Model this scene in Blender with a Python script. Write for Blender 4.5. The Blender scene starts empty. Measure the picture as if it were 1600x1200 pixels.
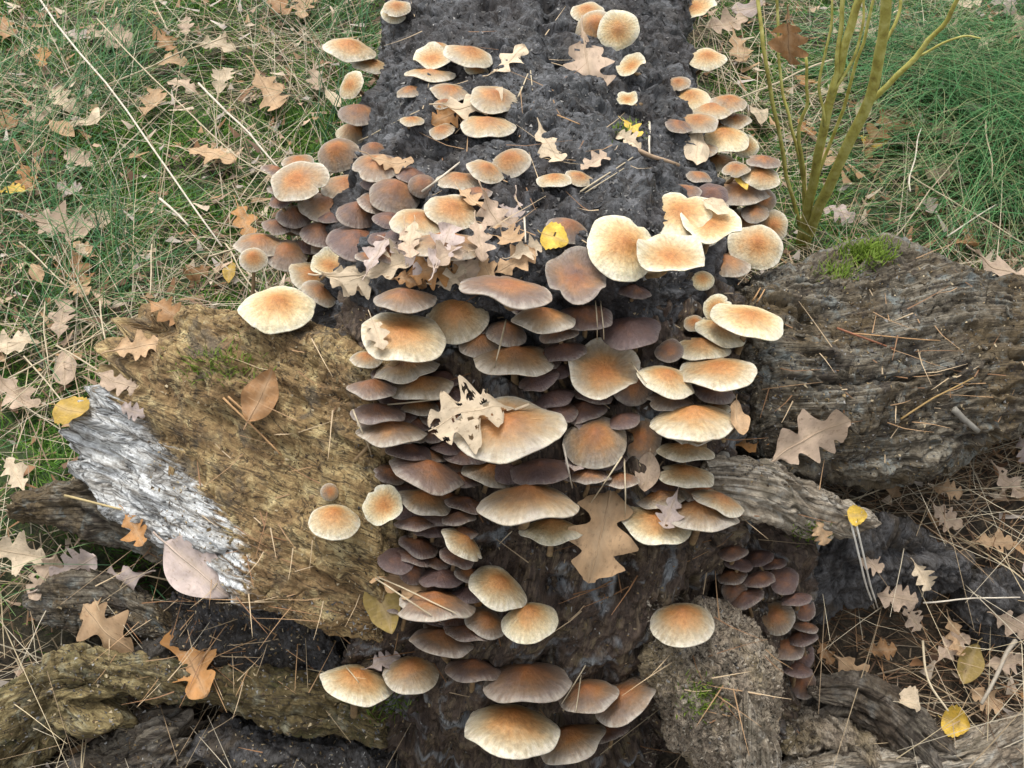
import bpy, math, random
import numpy as np
from mathutils import Vector, Matrix
from mathutils.bvhtree import BVHTree

random.seed(7)
RNG = np.random.default_rng(11)
S = bpy.context.scene
COL = S.collection

# ------------------------------------------------------------------ camera
PITCH = math.radians(46.0)
FPX = 1867.0                                    # focal length in photo pixels (1600 wide)
TGT = np.array([0.0, 0.0, 0.2])
FWD = np.array([0.0, math.cos(PITCH), -math.sin(PITCH)])
UP = np.array([0.0, math.sin(PITCH), math.cos(PITCH)])
RT = np.array([1.0, 0.0, 0.0])
CAM = TGT - FWD * 1.0
cam = bpy.data.cameras.new('camera')
cam.sensor_width = 36.0
cam.lens = FPX / 1600.0 * 36.0
cam.clip_start = 0.01
cam.clip_end = 300.0
cam_o = bpy.data.objects.new('camera', cam)
cam_o.location = CAM
cam_o.rotation_euler = (math.pi / 2 - PITCH, 0, 0)
COL.objects.link(cam_o)
S.camera = cam_o

# ------------------------------------------------------------------ sky, sun, exposure (soft overcast wood light)
SUN_EL, SUN_AZ = math.radians(70), math.radians(-25)     # azimuth measured from +Y towards +X
world = bpy.data.worlds.new('World')
S.world = world
world.use_nodes = True
wn, wl = world.node_tree.nodes, world.node_tree.links
bg = wn['Background']
sky = wn.new('ShaderNodeTexSky')
sky.sky_type = 'NISHITA'
sky.sun_disc = False
sky.sun_elevation = SUN_EL
sky.sun_rotation = SUN_AZ
sky.air_density = 1.0
sky.dust_density = 3.0
hs = wn.new('ShaderNodeHueSaturation')                    # cloud cover: the blue greyed out
hs.inputs['Saturation'].default_value = 0.22
wl.new(sky.outputs[0], hs.inputs['Color'])
wl.new(hs.outputs[0], bg.inputs['Color'])
bg.inputs['Strength'].default_value = 0.135
sun = bpy.data.lights.new('sun', 'SUN')
sun.energy = 0.95
sun.angle = math.radians(35)
sun.color = (1.0, 0.97, 0.92)
sun_o = bpy.data.objects.new('sun', sun)
sd = Vector((math.sin(SUN_AZ) * math.cos(SUN_EL), math.cos(SUN_AZ) * math.cos(SUN_EL), math.sin(SUN_EL)))
sun_o.rotation_euler = sd.to_track_quat('Z', 'Y').to_euler()
sun_o.location = sd * 5
COL.objects.link(sun_o)
vs = S.view_settings
vs.view_transform = 'Standard'
vs.look = 'None'
vs.gamma = 1.0
vs.exposure = 1.2
vs.use_curve_mapping = False
S.cycles.use_denoising = True
S.cycles.max_bounces = 6
S.cycles.diffuse_bounces = 4
S.cycles.glossy_bounces = 2
S.cycles.transmission_bounces = 4

# ------------------------------------------------------------------ helpers
def W(px, py, d):
    """photo pixel + distance along the view axis -> world point"""
    return CAM + d * (FWD + RT * (px - 800.0) / FPX + UP * (600.0 - py) / FPX)

def ray(px, py):
    v = FWD + RT * (px - 800.0) / FPX + UP * (600.0 - py) / FPX
    return v

def nrm(v):
    v = np.asarray(v, float)
    return v / (np.linalg.norm(v, axis=-1, keepdims=True) + 1e-12)

_perm = np.arange(256); np.random.default_rng(5).shuffle(_perm); _perm = np.concatenate([_perm, _perm, _perm])
_g = nrm(np.random.default_rng(6).normal(size=(256, 3)))

def noise(p):
    p = np.asarray(p, float)
    sh = p.shape[:-1]
    p = p.reshape(-1, 3)
    i = np.floor(p).astype(np.int64); f = p - i; i &= 255
    u = f * f * f * (f * (f * 6 - 15) + 10)
    out = 0
    for dx in (0, 1):
        wx = u[:, 0] if dx else 1 - u[:, 0]
        for dy in (0, 1):
            wy = u[:, 1] if dy else 1 - u[:, 1]
            for dz in (0, 1):
                wz = u[:, 2] if dz else 1 - u[:, 2]
                h = _perm[_perm[_perm[i[:, 0] + dx] + i[:, 1] + dy] + i[:, 2] + dz]
                g = _g[h]
                out = out + wx * wy * wz * (g[:, 0] * (f[:, 0] - dx) + g[:, 1] * (f[:, 1] - dy) + g[:, 2] * (f[:, 2] - dz))
    return (out * 1.6).reshape(sh)

def fbm(p, octs=3, gain=0.5):
    a, s, t = 1.0, 0.0, 0
    p = np.asarray(p, float)
    for k in range(octs):
        s = s + a * noise(p * (2.03 ** k) + 17.3 * k)
        a *= gain
    return s

def ridged(p, octs=2):
    a, s = 1.0, 0.0
    p = np.asarray(p, float)
    for k in range(octs):
        s = s + a * (1 - 2 * np.abs(noise(p * (2.1 ** k) + 9.1 * k)))
        a *= 0.5
    return s

def smooth(a, b, x):
    t = np.clip((x - a) / (b - a), 0, 1)
    return t * t * (3 - 2 * t)

def mesh(name, V, F, attrs=None, smooth_sh=True):
    """V (n,3) array, F a (m,k) int array or a list of such arrays"""
    me = bpy.data.meshes.new(name)
    Fs = F if isinstance(F, list) else [F]
    V = np.ascontiguousarray(V, dtype=np.float32)
    me.vertices.add(len(V)); me.vertices.foreach_set('co', V.ravel())
    nl = sum(f.size for f in Fs); npoly = sum(len(f) for f in Fs)
    me.loops.add(nl)
    me.loops.foreach_set('vertex_index', np.concatenate([f.ravel() for f in Fs]).astype(np.int32))
    me.polygons.add(npoly)
    tot = np.concatenate([np.full(len(f), f.shape[1]) for f in Fs])
    st = np.concatenate([[0], np.cumsum(tot)[:-1]])
    me.polygons.foreach_set('loop_start', st.astype(np.int32))
    me.polygons.foreach_set('loop_total', tot.astype(np.int32))
    me.polygons.foreach_set('use_smooth', np.full(npoly, smooth_sh))
    for k, a in (attrs or {}).items():
        a = np.ascontiguousarray(a, dtype=np.float32)
        if a.ndim == 1:
            at = me.attributes.new(k, 'FLOAT', 'POINT'); at.data.foreach_set('value', a)
        else:
            at = me.attributes.new(k, 'FLOAT_VECTOR', 'POINT'); at.data.foreach_set('vector', a.ravel())
    me.update(calc_edges=True)
    return me

def obj(name, me, mat=None, parent=None, loc=None):
    o = bpy.data.objects.new(name, me)
    if me is not None and mat is not None and not me.materials:
        me.materials.append(mat)
    if parent is not None:
        o.parent = parent
    if loc is not None:
        o.location = loc
    COL.objects.link(o)
    return o

def tag(o, label, cat, group=None, kind=None):
    o['label'] = label; o['category'] = cat
    if group: o['group'] = group
    if kind: o['kind'] = kind
    return o

# ------------------------------------------------------------------ materials
def new_mat(name):
    m = bpy.data.materials.new(name); m.use_nodes = True
    nt = m.node_tree
    return m, nt, nt.nodes, nt.links, nt.nodes['Principled BSDF']

def N(ns, t, **kw):
    n = ns.new(t)
    for k, v in kw.items(): setattr(n, k, v)
    return n

def ramp(ns, stops):
    r = ns.new('ShaderNodeValToRGB')
    e = r.color_ramp.elements
    while len(e) < len(stops): e.new(0.5)
    for q, (p, c) in zip(e, stops):
        q.position = p; q.color = (*c, 1)
    return r

def noise_node(ns, ls, vec, scale, detail=4, rough=0.6, dist=0.0):
    n = ns.new('ShaderNodeTexNoise')
    n.inputs['Scale'].default_value = scale
    n.inputs['Detail'].default_value = detail
    n.inputs['Roughness'].default_value = rough
    n.inputs['Distortion'].default_value = dist
    if vec is not None: ls.new(vec, n.inputs['Vector'])
    return n

def mixc(ns, ls, fac, a, b, mode='MIX'):
    m = ns.new('ShaderNodeMix'); m.data_type = 'RGBA'; m.blend_type = mode
    for sock, v in ((m.inputs[0], fac), (m.inputs[6], a), (m.inputs[7], b)):
        if hasattr(v, 'is_linked') or isinstance(v, bpy.types.NodeSocket): ls.new(v, sock)
        elif isinstance(v, tuple): sock.default_value = (*v, 1)
        else: sock.default_value = v
    return m.outputs[2]

def mapr(ns, ls, v, a, b, c=0.0, d=1.0):
    m = ns.new('ShaderNodeMapRange')
    ls.new(v, m.inputs[0])
    for i, x in enumerate((a, b, c, d)): m.inputs[i + 1].default_value = x
    return m.outputs[0]

def mat_wood(name, fib_stops, stain=None, stain2=None, stain3=None, fu=14.0, fv=170.0, rough=0.75, bump=0.5, white=False, crumb=0.0, dist=0.0025):
    """weathered wood: colour streaks along the fibre coordinates, blotches on top"""
    m, nt, ns, ls, bs = new_mat(name)
    at = N(ns, 'ShaderNodeAttribute', attribute_name='fib')
    mp = ns.new('ShaderNodeMapping'); mp.inputs['Scale'].default_value = (fu, fv, fv)
    ls.new(at.outputs['Vector'], mp.inputs[0])
    n1 = noise_node(ns, ls, mp.outputs[0], 1.0, 6, 0.65, 0.6)
    n2 = noise_node(ns, ls, at.outputs['Vector'], 60, 6, 0.65, 0.4)
    n3 = noise_node(ns, ls, at.outputs['Vector'], 10, 5, 0.6, 0.6)
    n4 = noise_node(ns, ls, at.outputs['Vector'], 330, 5, 0.75)
    a = ns.new('ShaderNodeMix'); a.data_type = 'FLOAT'
    a.inputs[0].default_value = crumb
    ls.new(n1.outputs[0], a.inputs[2]); ls.new(n2.outputs[0], a.inputs[3])
    r = ramp(ns, fib_stops); ls.new(a.outputs[0], r.inputs[0])
    c = r.outputs[0]
    if stain:
        c = mixc(ns, ls, mapr(ns, ls, n3.outputs[0], 0.46, 0.62, 0, 0.85), c, stain)
    if stain2:
        c = mixc(ns, ls, mapr(ns, ls, n2.outputs[0], 0.54, 0.68, 0, 0.8), c, stain2)
    if white:
        zt = N(ns, 'ShaderNodeAttribute', attribute_name='zone')
        mm = N(ns, 'ShaderNodeMath', operation='MULTIPLY_ADD')
        ls.new(n1.outputs[0], mm.inputs[0]); mm.inputs[1].default_value = 1.6
        z2 = N(ns, 'ShaderNodeMath', operation='SUBTRACT'); ls.new(zt.outputs['Fac'], z2.inputs[0]); z2.inputs[1].default_value = 0.8
        ls.new(z2.outputs[0], mm.inputs[2])
        rw = ramp(ns, [(0.30, (0.10, 0.085, 0.065)), (0.44, (0.30, 0.29, 0.265)), (0.55, (0.50, 0.505, 0.49)), (0.68, (0.70, 0.71, 0.70))])
        ls.new(n1.outputs[0], rw.inputs[0])
        c = mixc(ns, ls, mapr(ns, ls, mm.outputs[0], 0.35, 0.6), c, rw.outputs[0])
    n6 = noise_node(ns, ls, at.outputs['Vector'], 32, 4, 0.6, 0.8)
    if stain3: c = mixc(ns, ls, mapr(ns, ls, n6.outputs[0], 0.55, 0.66, 0, 0.75), c, stain3)
    mp5 = ns.new('ShaderNodeMapping'); mp5.inputs['Scale'].default_value = (fu * 0.9, fv * 0.4, fv * 0.4)
    ls.new(at.outputs['Vector'], mp5.inputs[0])
    n5 = noise_node(ns, ls, mp5.outputs[0], 1.0, 3, 0.6, 0.9)
    c5 = N(ns, 'ShaderNodeMath', operation='SUBTRACT'); ls.new(n5.outputs[0], c5.inputs[0]); c5.inputs[1].default_value = 0.5
    c6 = N(ns, 'ShaderNodeMath', operation='ABSOLUTE'); ls.new(c5.outputs[0], c6.inputs[0])
    c = mixc(ns, ls, mapr(ns, ls, c6.outputs[0], 0.008, 0.028, 0.7, 0.0), c, (0.018, 0.013, 0.009))
    grain = mapr(ns, ls, n4.outputs[0], 0.28, 0.72, 0.62, 1.7)
    c = mixc(ns, ls, 1.0, c, grain, 'MULTIPLY')
    ls.new(c, bs.inputs['Base Color'])
    bs.inputs['Roughness'].default_value = rough
    bs.inputs['Specular IOR Level'].default_value = 0.3
    ad = N(ns, 'ShaderNodeMath', operation='ADD'); ls.new(n1.outputs[0], ad.inputs[0])
    m4 = N(ns, 'ShaderNodeMath', operation='MULTIPLY_ADD'); ls.new(n4.outputs[0], m4.inputs[0]); m4.inputs[1].default_value = 0.5; ls.new(n2.outputs[0], m4.inputs[2])
    ls.new(m4.outputs[0], ad.inputs[1])
    b = ns.new('ShaderNodeBump'); b.inputs['Strength'].default_value = bump; b.inputs['Distance'].default_value = dist
    ls.new(ad.outputs[0], b.inputs['Height']); ls.new(b.outputs[0], bs.inputs['Normal'])
    return m

M = {}
M['bark'] = mat_wood('bark_material', [(0.30, (0.012, 0.011, 0.012)), (0.45, (0.046, 0.048, 0.049)), (0.58, (0.111, 0.112, 0.116)), (0.72, (0.249, 0.255, 0.259))],
                     stain=(0.032, 0.026, 0.024), stain2=(0.130, 0.132, 0.136), stain3=(0.055, 0.049, 0.044), fu=90, fv=160, crumb=0.5, rough=0.6, bump=1.0, dist=0.004)
M['core'] = mat_wood('wet_wood_material', [(0.3, (0.020, 0.015, 0.011)), (0.48, (0.070, 0.048, 0.034)), (0.62, (0.153, 0.113, 0.071)), (0.78, (0.333, 0.290, 0.216))],
                     stain=(0.055, 0.037, 0.028), stain2=(0.138, 0.106, 0.054), stain3=(0.209, 0.228, 0.236), fu=34, fv=220, crumb=0.35, rough=0.55, bump=1.0, dist=0.004)
M['slab'] = mat_wood('ochre_wood_material', [(0.30, (0.06, 0.036, 0.016)), (0.44, (0.20, 0.13, 0.055)), (0.55, (0.33, 0.24, 0.11)), (0.70, (0.56, 0.46, 0.27))],
                     stain=(0.165, 0.10, 0.045), stain2=(0.45, 0.36, 0.18), stain3=(0.085, 0.07, 0.05), fu=30, fv=230, crumb=0.5, white=True, bump=1.0, dist=0.004)
M['greyroot'] = mat_wood('grey_root_material', [(0.30, (0.016, 0.013, 0.009)), (0.44, (0.076, 0.061, 0.041)), (0.55, (0.160, 0.137, 0.099)), (0.70, (0.320, 0.311, 0.264))],
                         stain=(0.088, 0.060, 0.027), stain2=(0.151, 0.174, 0.167), stain3=(0.040, 0.031, 0.024), fu=9, fv=260, crumb=0.2, bump=1.0, dist=0.004)
M['ochreroot'] = mat_wood('olive_root_material', [(0.30, (0.028, 0.020, 0.010)), (0.44, (0.110, 0.080, 0.032)), (0.56, (0.210, 0.165, 0.075)), (0.72, (0.400, 0.360, 0.220))],
                          stain=(0.075, 0.055, 0.022), stain2=(0.200, 0.190, 0.130), stain3=(0.050, 0.050, 0.018), fu=14, fv=230, crumb=0.3, bump=1.0, dist=0.004)
M['paleroot'] = mat_wood('pale_root_material', [(0.30, (0.062, 0.048, 0.033)), (0.45, (0.213, 0.175, 0.125)), (0.57, (0.350, 0.306, 0.237)), (0.72, (0.562, 0.525, 0.450))],
                         stain=(0.163, 0.125, 0.085), stain2=(0.312, 0.300, 0.263), stain3=(0.112, 0.094, 0.062), fu=10, fv=260, crumb=0.2, bump=1.0, dist=0.003)
M['darkroot'] = mat_wood('dark_root_material', [(0.30, (0.017, 0.013, 0.010)), (0.45, (0.060, 0.048, 0.036)), (0.58, (0.120, 0.102, 0.074)), (0.75, (0.312, 0.264, 0.204))],
                         stain=(0.060, 0.041, 0.024), stain2=(0.102, 0.096, 0.084), stain3=(0.168, 0.144, 0.114), fu=12, fv=230, crumb=0.3, bump=1.0, dist=0.003)
M['sandsoil'] = mat_wood('sandy_soil_material', [(0.28, (0.070, 0.055, 0.039)), (0.45, (0.211, 0.167, 0.120)), (0.56, (0.352, 0.290, 0.211)), (0.70, (0.581, 0.502, 0.387))],
                         stain=(0.194, 0.150, 0.079), stain2=(0.387, 0.334, 0.264), stain3=(0.132, 0.102, 0.062), fu=300, fv=300, crumb=0.5, bump=1.0, rough=0.9, dist=0.004)
M['darksoil'] = mat_wood('dark_soil_material', [(0.28, (0.011, 0.010, 0.010)), (0.45, (0.039, 0.036, 0.034)), (0.58, (0.086, 0.083, 0.081)), (0.75, (0.218, 0.218, 0.218))],
                         stain=(0.046, 0.039, 0.030), stain2=(0.098, 0.095, 0.095), stain3=(0.069, 0.052, 0.034), fu=200, fv=200, crumb=0.5, bump=1.0, rough=0.8, dist=0.004)

def mat_vcol(name, rough=0.7, trans=0.0, attr='col'):
    m, nt, ns, ls, bs = new_mat(name)
    at = N(ns, 'ShaderNodeAttribute', attribute_name=attr)
    ls.new(at.outputs['Color'], bs.inputs['Base Color'])
    bs.inputs['Roughness'].default_value = rough
    bs.inputs['Specular IOR Level'].default_value = 0.25
    if trans:
        tr = ns.new('ShaderNodeBsdfTranslucent'); ls.new(at.outputs['Color'], tr.inputs['Color'])
        mx = ns.new('ShaderNodeMixShader'); mx.inputs[0].default_value = trans
        ls.new(bs.outputs[0], mx.inputs[1]); ls.new(tr.outputs[0], mx.inputs[2])
        ls.new(mx.outputs[0], ns['Material Output'].inputs[0])
    return m
M['blades'] = mat_vcol('grass_material', 0.55, 0.3)
M['straw'] = mat_vcol('straw_material', 0.6)

def mat_ground():
    m, nt, ns, ls, bs = new_mat('forest_floor_material')
    tc = ns.new('ShaderNodeTexCoord')
    n1 = noise_node(ns, ls, tc.outputs['Object'], 9, 6, 0.65, 0.5)
    n2 = noise_node(ns, ls, tc.outputs['Object'], 110, 6, 0.7, 0.4)
    r = ramp(ns, [(0.3, (0.014, 0.011, 0.008)), (0.5, (0.05, 0.037, 0.022)), (0.62, (0.12, 0.085, 0.05)), (0.78, (0.24, 0.18, 0.11))])
    ls.new(n2.outputs[0], r.inputs[0])
    zt = N(ns, 'ShaderNodeAttribute', attribute_name='green')
    g = ramp(ns, [(0.3, (0.012, 0.022, 0.006)), (0.55, (0.04, 0.085, 0.014)), (0.75, (0.085, 0.15, 0.03))])
    ls.new(n2.outputs[0], g.inputs[0])
    f = N(ns, 'ShaderNodeMath', operation='MULTIPLY'); ls.new(zt.outputs['Fac'], f.inputs[0])
    ls.new(mapr(ns, ls, n1.outputs[0], 0.38, 0.58), f.inputs[1])
    ls.new(mixc(ns, ls, f.outputs[0], r.outputs[0], g.outputs[0]), bs.inputs['Base Color'])
    bs.inputs['Roughness'].default_value = 0.9
    b = ns.new('ShaderNodeBump'); b.inputs['Distance'].default_value = 0.006; b.inputs['Strength'].default_value = 0.9
    ls.new(n2.outputs[0], b.inputs['Height']); ls.new(b.outputs[0], bs.inputs['Normal'])
    return m
M['ground'] = mat_ground()

def mat_cap():
    """cap colour: radial zones (tawny centre, pale margin); object colour R = brownness, G = spore dust, B = seed"""
    m, nt, ns, ls, bs = new_mat('mushroom_cap_material')
    ra = N(ns, 'ShaderNodeAttribute', attribute_name='rad')
    cc = N(ns, 'ShaderNodeAttribute', attribute_name='loc')
    oi = ns.new('ShaderNodeObjectInfo')
    sp = ns.new('ShaderNodeSeparateColor'); ls.new(oi.outputs['Color'], sp.inputs[0])
    off = ns.new('ShaderNodeVectorMath'); off.operation = 'ADD'
    cb = ns.new('ShaderNodeCombineXYZ')
    sc = N(ns, 'ShaderNodeMath', operation='MULTIPLY'); ls.new(sp.outputs[2], sc.inputs[0]); sc.inputs[1].default_value = 37.0
    ls.new(sc.outputs[0], cb.inputs[0]); ls.new(sc.outputs[0], cb.inputs[2])
    ls.new(cc.outputs['Vector'], off.inputs[0]); ls.new(cb.outputs[0], off.inputs[1])
    n1 = noise_node(ns, ls, off.outputs[0], 1.6, 4, 0.6, 0.3)
    n2 = noise_node(ns, ls, off.outputs[0], 9, 5, 0.65)
    n3 = noise_node(ns, ls, off.outputs[0], 40, 3, 0.6)
    # radial fibres
    rf = ns.new('ShaderNodeVectorMath'); rf.operation = 'MULTIPLY'
    fa = N(ns, 'ShaderNodeAttribute', attribute_name='ang'); ls.new(fa.outputs['Vector'], rf.inputs[0]); rf.inputs[1].default_value = (9, 9, 1.2)
    n4 = noise_node(ns, ls, rf.outputs[0], 1.0, 4, 0.6)
    r1 = N(ns, 'ShaderNodeMath', operation='MULTIPLY_ADD'); ls.new(n1.outputs[0], r1.inputs[0]); r1.inputs[1].default_value = 0.62
    ls.new(ra.outputs['Fac'], r1.inputs[2])
    r2 = N(ns, 'ShaderNodeMath', operation='MULTIPLY_ADD'); ls.new(n4.outputs[0], r2.inputs[0]); r2.inputs[1].default_value = 0.28
    ls.new(r1.outputs[0], r2.inputs[2])
    t = N(ns, 'ShaderNodeMath', operation='SUBTRACT'); ls.new(r2.outputs[0], t.inputs[0]); t.inputs[1].default_value = 0.49
    pale = ramp(ns, [(0.02, (0.45, 0.19, 0.055)), (0.28, (0.51, 0.265, 0.09)), (0.54, (0.56, 0.39, 0.185)), (0.78, (0.66, 0.57, 0.36)), (1.0, (0.74, 0.69, 0.53))])
    brown = ramp(ns, [(0.02, (0.36, 0.125, 0.034)), (0.34, (0.34, 0.14, 0.048)), (0.60, (0.20, 0.108, 0.062)), (0.82, (0.23, 0.16, 0.125)), (0.95, (0.54, 0.47, 0.38))])
    ls.new(t.outputs[0], pale.inputs[0]); ls.new(t.outputs[0], brown.inputs[0])
    c = mixc(ns, ls, sp.outputs[0], pale.outputs[0], brown.outputs[0])
    # purple-brown spore dust from the caps above
    d0 = N(ns, 'ShaderNodeMath', operation='ADD'); ls.new(n1.outputs[0], d0.inputs[0]); ls.new(sp.outputs[1], d0.inputs[1])
    dz = N(ns, 'ShaderNodeMath', operation='MULTIPLY_ADD'); ls.new(n2.outputs[0], dz.inputs[0]); dz.inputs[1].default_value = 0.35; ls.new(d0.outputs[0], dz.inputs[2])
    df = mapr(ns, ls, dz.outputs[0], 0.78, 1.35, 0, 0.88)
    c = mixc(ns, ls, df, c, (0.095, 0.062, 0.06))
    c = mixc(ns, ls, 1.0, c, mapr(ns, ls, n2.outputs[0], 0.3, 0.7, 0.70, 1.18), 'MULTIPLY')
    c = mixc(ns, ls, 1.0, c, mapr(ns, ls, n4.outputs[0], 0.3, 0.7, 0.90, 1.10), 'MULTIPLY')
    c = mixc(ns, ls, mapr(ns, ls, n3.outputs[0], 0.60, 0.70, 0, 0.55), c, (0.2, 0.12, 0.06))
    ls.new(c, bs.inputs['Base Color'])
    bs.inputs['Roughness'].default_value = 0.5
    bs.inputs['Specular IOR Level'].default_value = 0.35
    bs.inputs['Subsurface Weight'].default_value = 0.12
    bs.inputs['Subsurface Radius'].default_value = (0.006, 0.003, 0.0015)
    bs.inputs['Subsurface Scale'].default_value = 1.0
    ah = N(ns, 'ShaderNodeMath', operation='ADD'); ls.new(n4.outputs[0], ah.inputs[0]); ls.new(n2.outputs[0], ah.inputs[1])
    b = ns.new('ShaderNodeBump'); b.inputs['Strength'].default_value = 0.6; b.inputs['Distance'].default_value = 0.0016
    ls.new(ah.outputs[0], b.inputs['Height']); ls.new(b.outputs[0], bs.inputs['Normal'])
    return m
M['cap'] = mat_cap()

def mat_plain(name, stops, scale=60, rough=0.7, bump=0.3, dist=0.001, use_obj_color=False, trans=0.0):
    m, nt, ns, ls, bs = new_mat(name)
    tc = ns.new('ShaderNodeTexCoord')
    n = noise_node(ns, ls, tc.outputs['Object'], scale, 5, 0.65, 0.3)
    r = ramp(ns, stops); ls.new(n.outputs[0], r.inputs[0])
    c = r.outputs[0]
    if use_obj_color:
        oi = ns.new('ShaderNodeObjectInfo')
        c = mixc(ns, ls, 1.0, c, oi.outputs['Color'], 'MULTIPLY')
    ls.new(c, bs.inputs['Base Color'])
    bs.inputs['Roughness'].default_value = rough
    b = ns.new('ShaderNodeBump'); b.inputs['Strength'].default_value = bump; b.inputs['Distance'].default_value = dist
    ls.new(n.outputs[0], b.inputs['Height']); ls.new(b.outputs[0], bs.inputs['Normal'])
    if trans:
        tr = ns.new('ShaderNodeBsdfTranslucent'); ls.new(c, tr.inputs['Color'])
        mx = ns.new('ShaderNodeMixShader'); mx.inputs[0].default_value = trans
        ls.new(bs.outputs[0], mx.inputs[1]); ls.new(tr.outputs[0], mx.inputs[2])
        ls.new(mx.outputs[0], ns['Material Output'].inputs[0])
    return m
M['gills'] = mat_plain('gill_material', [(0.3, (0.20, 0.16, 0.085)), (0.7, (0.36, 0.31, 0.18))], 80)
M['stem'] = mat_plain('stem_material', [(0.3, (0.10, 0.055, 0.025)), (0.55, (0.24, 0.16, 0.075)), (0.75, (0.38, 0.30, 0.16))], 70)
M['stalk'] = mat_plain('dry_stalk_material', [(0.3, (0.7, 0.66, 0.6)), (0.7, (1.0, 0.98, 0.94))], 120, use_obj_color=True)
M['shrub'] = mat_plain('shrub_bark_material', [(0.3, (0.19, 0.15, 0.03)), (0.48, (0.36, 0.33, 0.07)), (0.7, (0.52, 0.50, 0.17))], 75, 0.55)
M['mosscol'] = M['blades']

def mat_leaf():
    m, nt, ns, ls, bs = new_mat('dead_leaf_material')
    lf = N(ns, 'ShaderNodeAttribute', attribute_name='luv')
    oi = ns.new('ShaderNodeObjectInfo')
    off = ns.new('ShaderNodeVectorMath'); off.operation = 'ADD'
    cb = ns.new('ShaderNodeCombineXYZ')
    sc = N(ns, 'ShaderNodeMath', operation='MULTIPLY'); ls.new(oi.outputs['Random'], sc.inputs[0]); sc.inputs[1].default_value = 50
    ls.new(sc.outputs[0], cb.inputs[2])
    ls.new(lf.outputs['Vector'], off.inputs[0]); ls.new(cb.outputs[0], off.inputs[1])
    n1 = noise_node(ns, ls, off.outputs[0], 3.0, 5, 0.65, 0.4)
    n2 = noise_node(ns, ls, off.outputs[0], 16, 5, 0.65)
    vein = N(ns, 'ShaderNodeAttribute', attribute_name='vein')
    c = mixc(ns, ls, 1.0, oi.outputs['Color'], mapr(ns, ls, n1.outputs[0], 0.3, 0.7, 0.66, 1.25), 'MULTIPLY')
    c = mixc(ns, ls, mapr(ns, ls, n2.outputs[0], 0.56, 0.7, 0, 0.55), c, (0.13, 0.075, 0.035))
    c = mixc(ns, ls, mapr(ns, ls, vein.outputs['Fac'], 0.0, 1.0, 0, 0.35), c, (0.55, 0.42, 0.27))
    ls.new(c, bs.inputs['Base Color'])
    bs.inputs['Roughness'].default_value = 0.6
    bs.inputs['Specular IOR Level'].default_value = 0.3
    tr = ns.new('ShaderNodeBsdfTranslucent'); ls.new(c, tr.inputs['Color'])
    mx = ns.new('ShaderNodeMixShader'); mx.inputs[0].default_value = 0.18
    b = ns.new('ShaderNodeBump'); b.inputs['Strength'].default_value = 0.5; b.inputs['Distance'].default_value = 0.001
    ls.new(n2.outputs[0], b.inputs['Height']); ls.new(b.outputs[0], bs.inputs['Normal'])
    ls.new(bs.outputs[0], mx.inputs[1]); ls.new(tr.outputs[0], mx.inputs[2])
    ls.new(mx.outputs[0], ns['Material Output'].inputs[0])
    return m
M['leaf'] = mat_leaf()

# ------------------------------------------------------------------ ground
def ground_z(x, y):
    x = np.asarray(x, float); y = np.asarray(y, float)
    z = -0.14 * smooth(0.10, -0.22, y)
    p = np.stack([x * 4.0, y * 4.0, np.zeros_like(x) + 0.3], -1)
    z = z + 0.016 * noise(p) + 0.010 * noise(p * 2.7 + 4)
    z = z - 0.05 * smooth(0.22, 0.0, np.abs(x - 0.02)) * smooth(-0.05, -0.2, y)
    far = smooth(1.5, 6.0, np.hypot(x, y))
    return z * (1 - 0.5 * far)

def axis_coords(a, b, dense_lo, dense_hi, step, grow=1.09):
    c = list(np.arange(dense_lo, dense_hi, step))
    s = step; v = c[-1]
    while v < b:
        s *= grow; v += s; c.append(v)
    s = step; v = c[0]; lo = []
    while v > a:
        s *= grow; v -= s; lo.append(v)
    return np.array(lo[::-1] + c)
gx = axis_coords(-45, 45, -1.1, 1.1, 0.006)
gy = axis_coords(-6, 80, -0.5, 1.5, 0.006)
GX, GY = np.meshgrid(gx, gy)
GZ = ground_z(GX, GY)
near = smooth(2.5, 1.2, np.hypot(GX, GY - 0.3))
GZ = GZ + near * (0.006 * fbm(np.stack([GX * 45, GY * 45, GX * 0], -1), 3))
ny, nx = GX.shape
I = np.arange(ny * nx).reshape(ny, nx)
GF = np.stack([I[:-1, :-1], I[:-1, 1:], I[1:, 1:], I[1:, :-1]], -1).reshape(-1, 4)
GV = np.stack([GX, GY, GZ], -1).reshape(-1, 3)
def greenness(x, y):
    lefty = smooth(0.05, -0.25, x) * smooth(-0.12, 0.10, y)
    righty = smooth(0.1, 0.4, x) * smooth(0.25, 0.5, y)
    return np.clip(lefty + righty, 0, 1)
ground = obj('ground', mesh('ground', GV, GF, {'green': greenness(GV[:, 0], GV[:, 1])}), M['ground'])
ground['kind'] = 'structure'
ground['label'] = 'dark forest floor of soil, moss and litter'

_ts = np.arange(0.7, 3.4, 0.004)
def gp(px, py, lift=0.0):
    """pixel -> point on the ground"""
    P = CAM + ray(px, py) * _ts[:, None]
    k = np.argmax(P[:, 2] <= ground_z(P[:, 0], P[:, 1]) + lift)
    return P[k]

# ------------------------------------------------------------------ the stump: lofts between an upper and a lower outline
BV, BF, BOFF = [], [], [0]
def resample(P, n):
    P = np.asarray(P, float)
    t = np.linspace(0, 1, len(P)); s = np.linspace(0, 1, n)
    # Catmull-Rom
    Q = np.vstack([2 * P[0] - P[1], P, 2 * P[-1] - P[-2]])
    k = np.clip((s * (len(P) - 1)).astype(int), 0, len(P) - 2); f = (s * (len(P) - 1) - k)[:, None]
    a, b, c, d = Q[k], Q[k + 1], Q[k + 2], Q[k + 3]
    return 0.5 * (2 * b + (c - a) * f + (2 * a - 5 * b + 4 * c - d) * f * f + (-a + 3 * b - 3 * c + d) * f ** 3)

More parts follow.
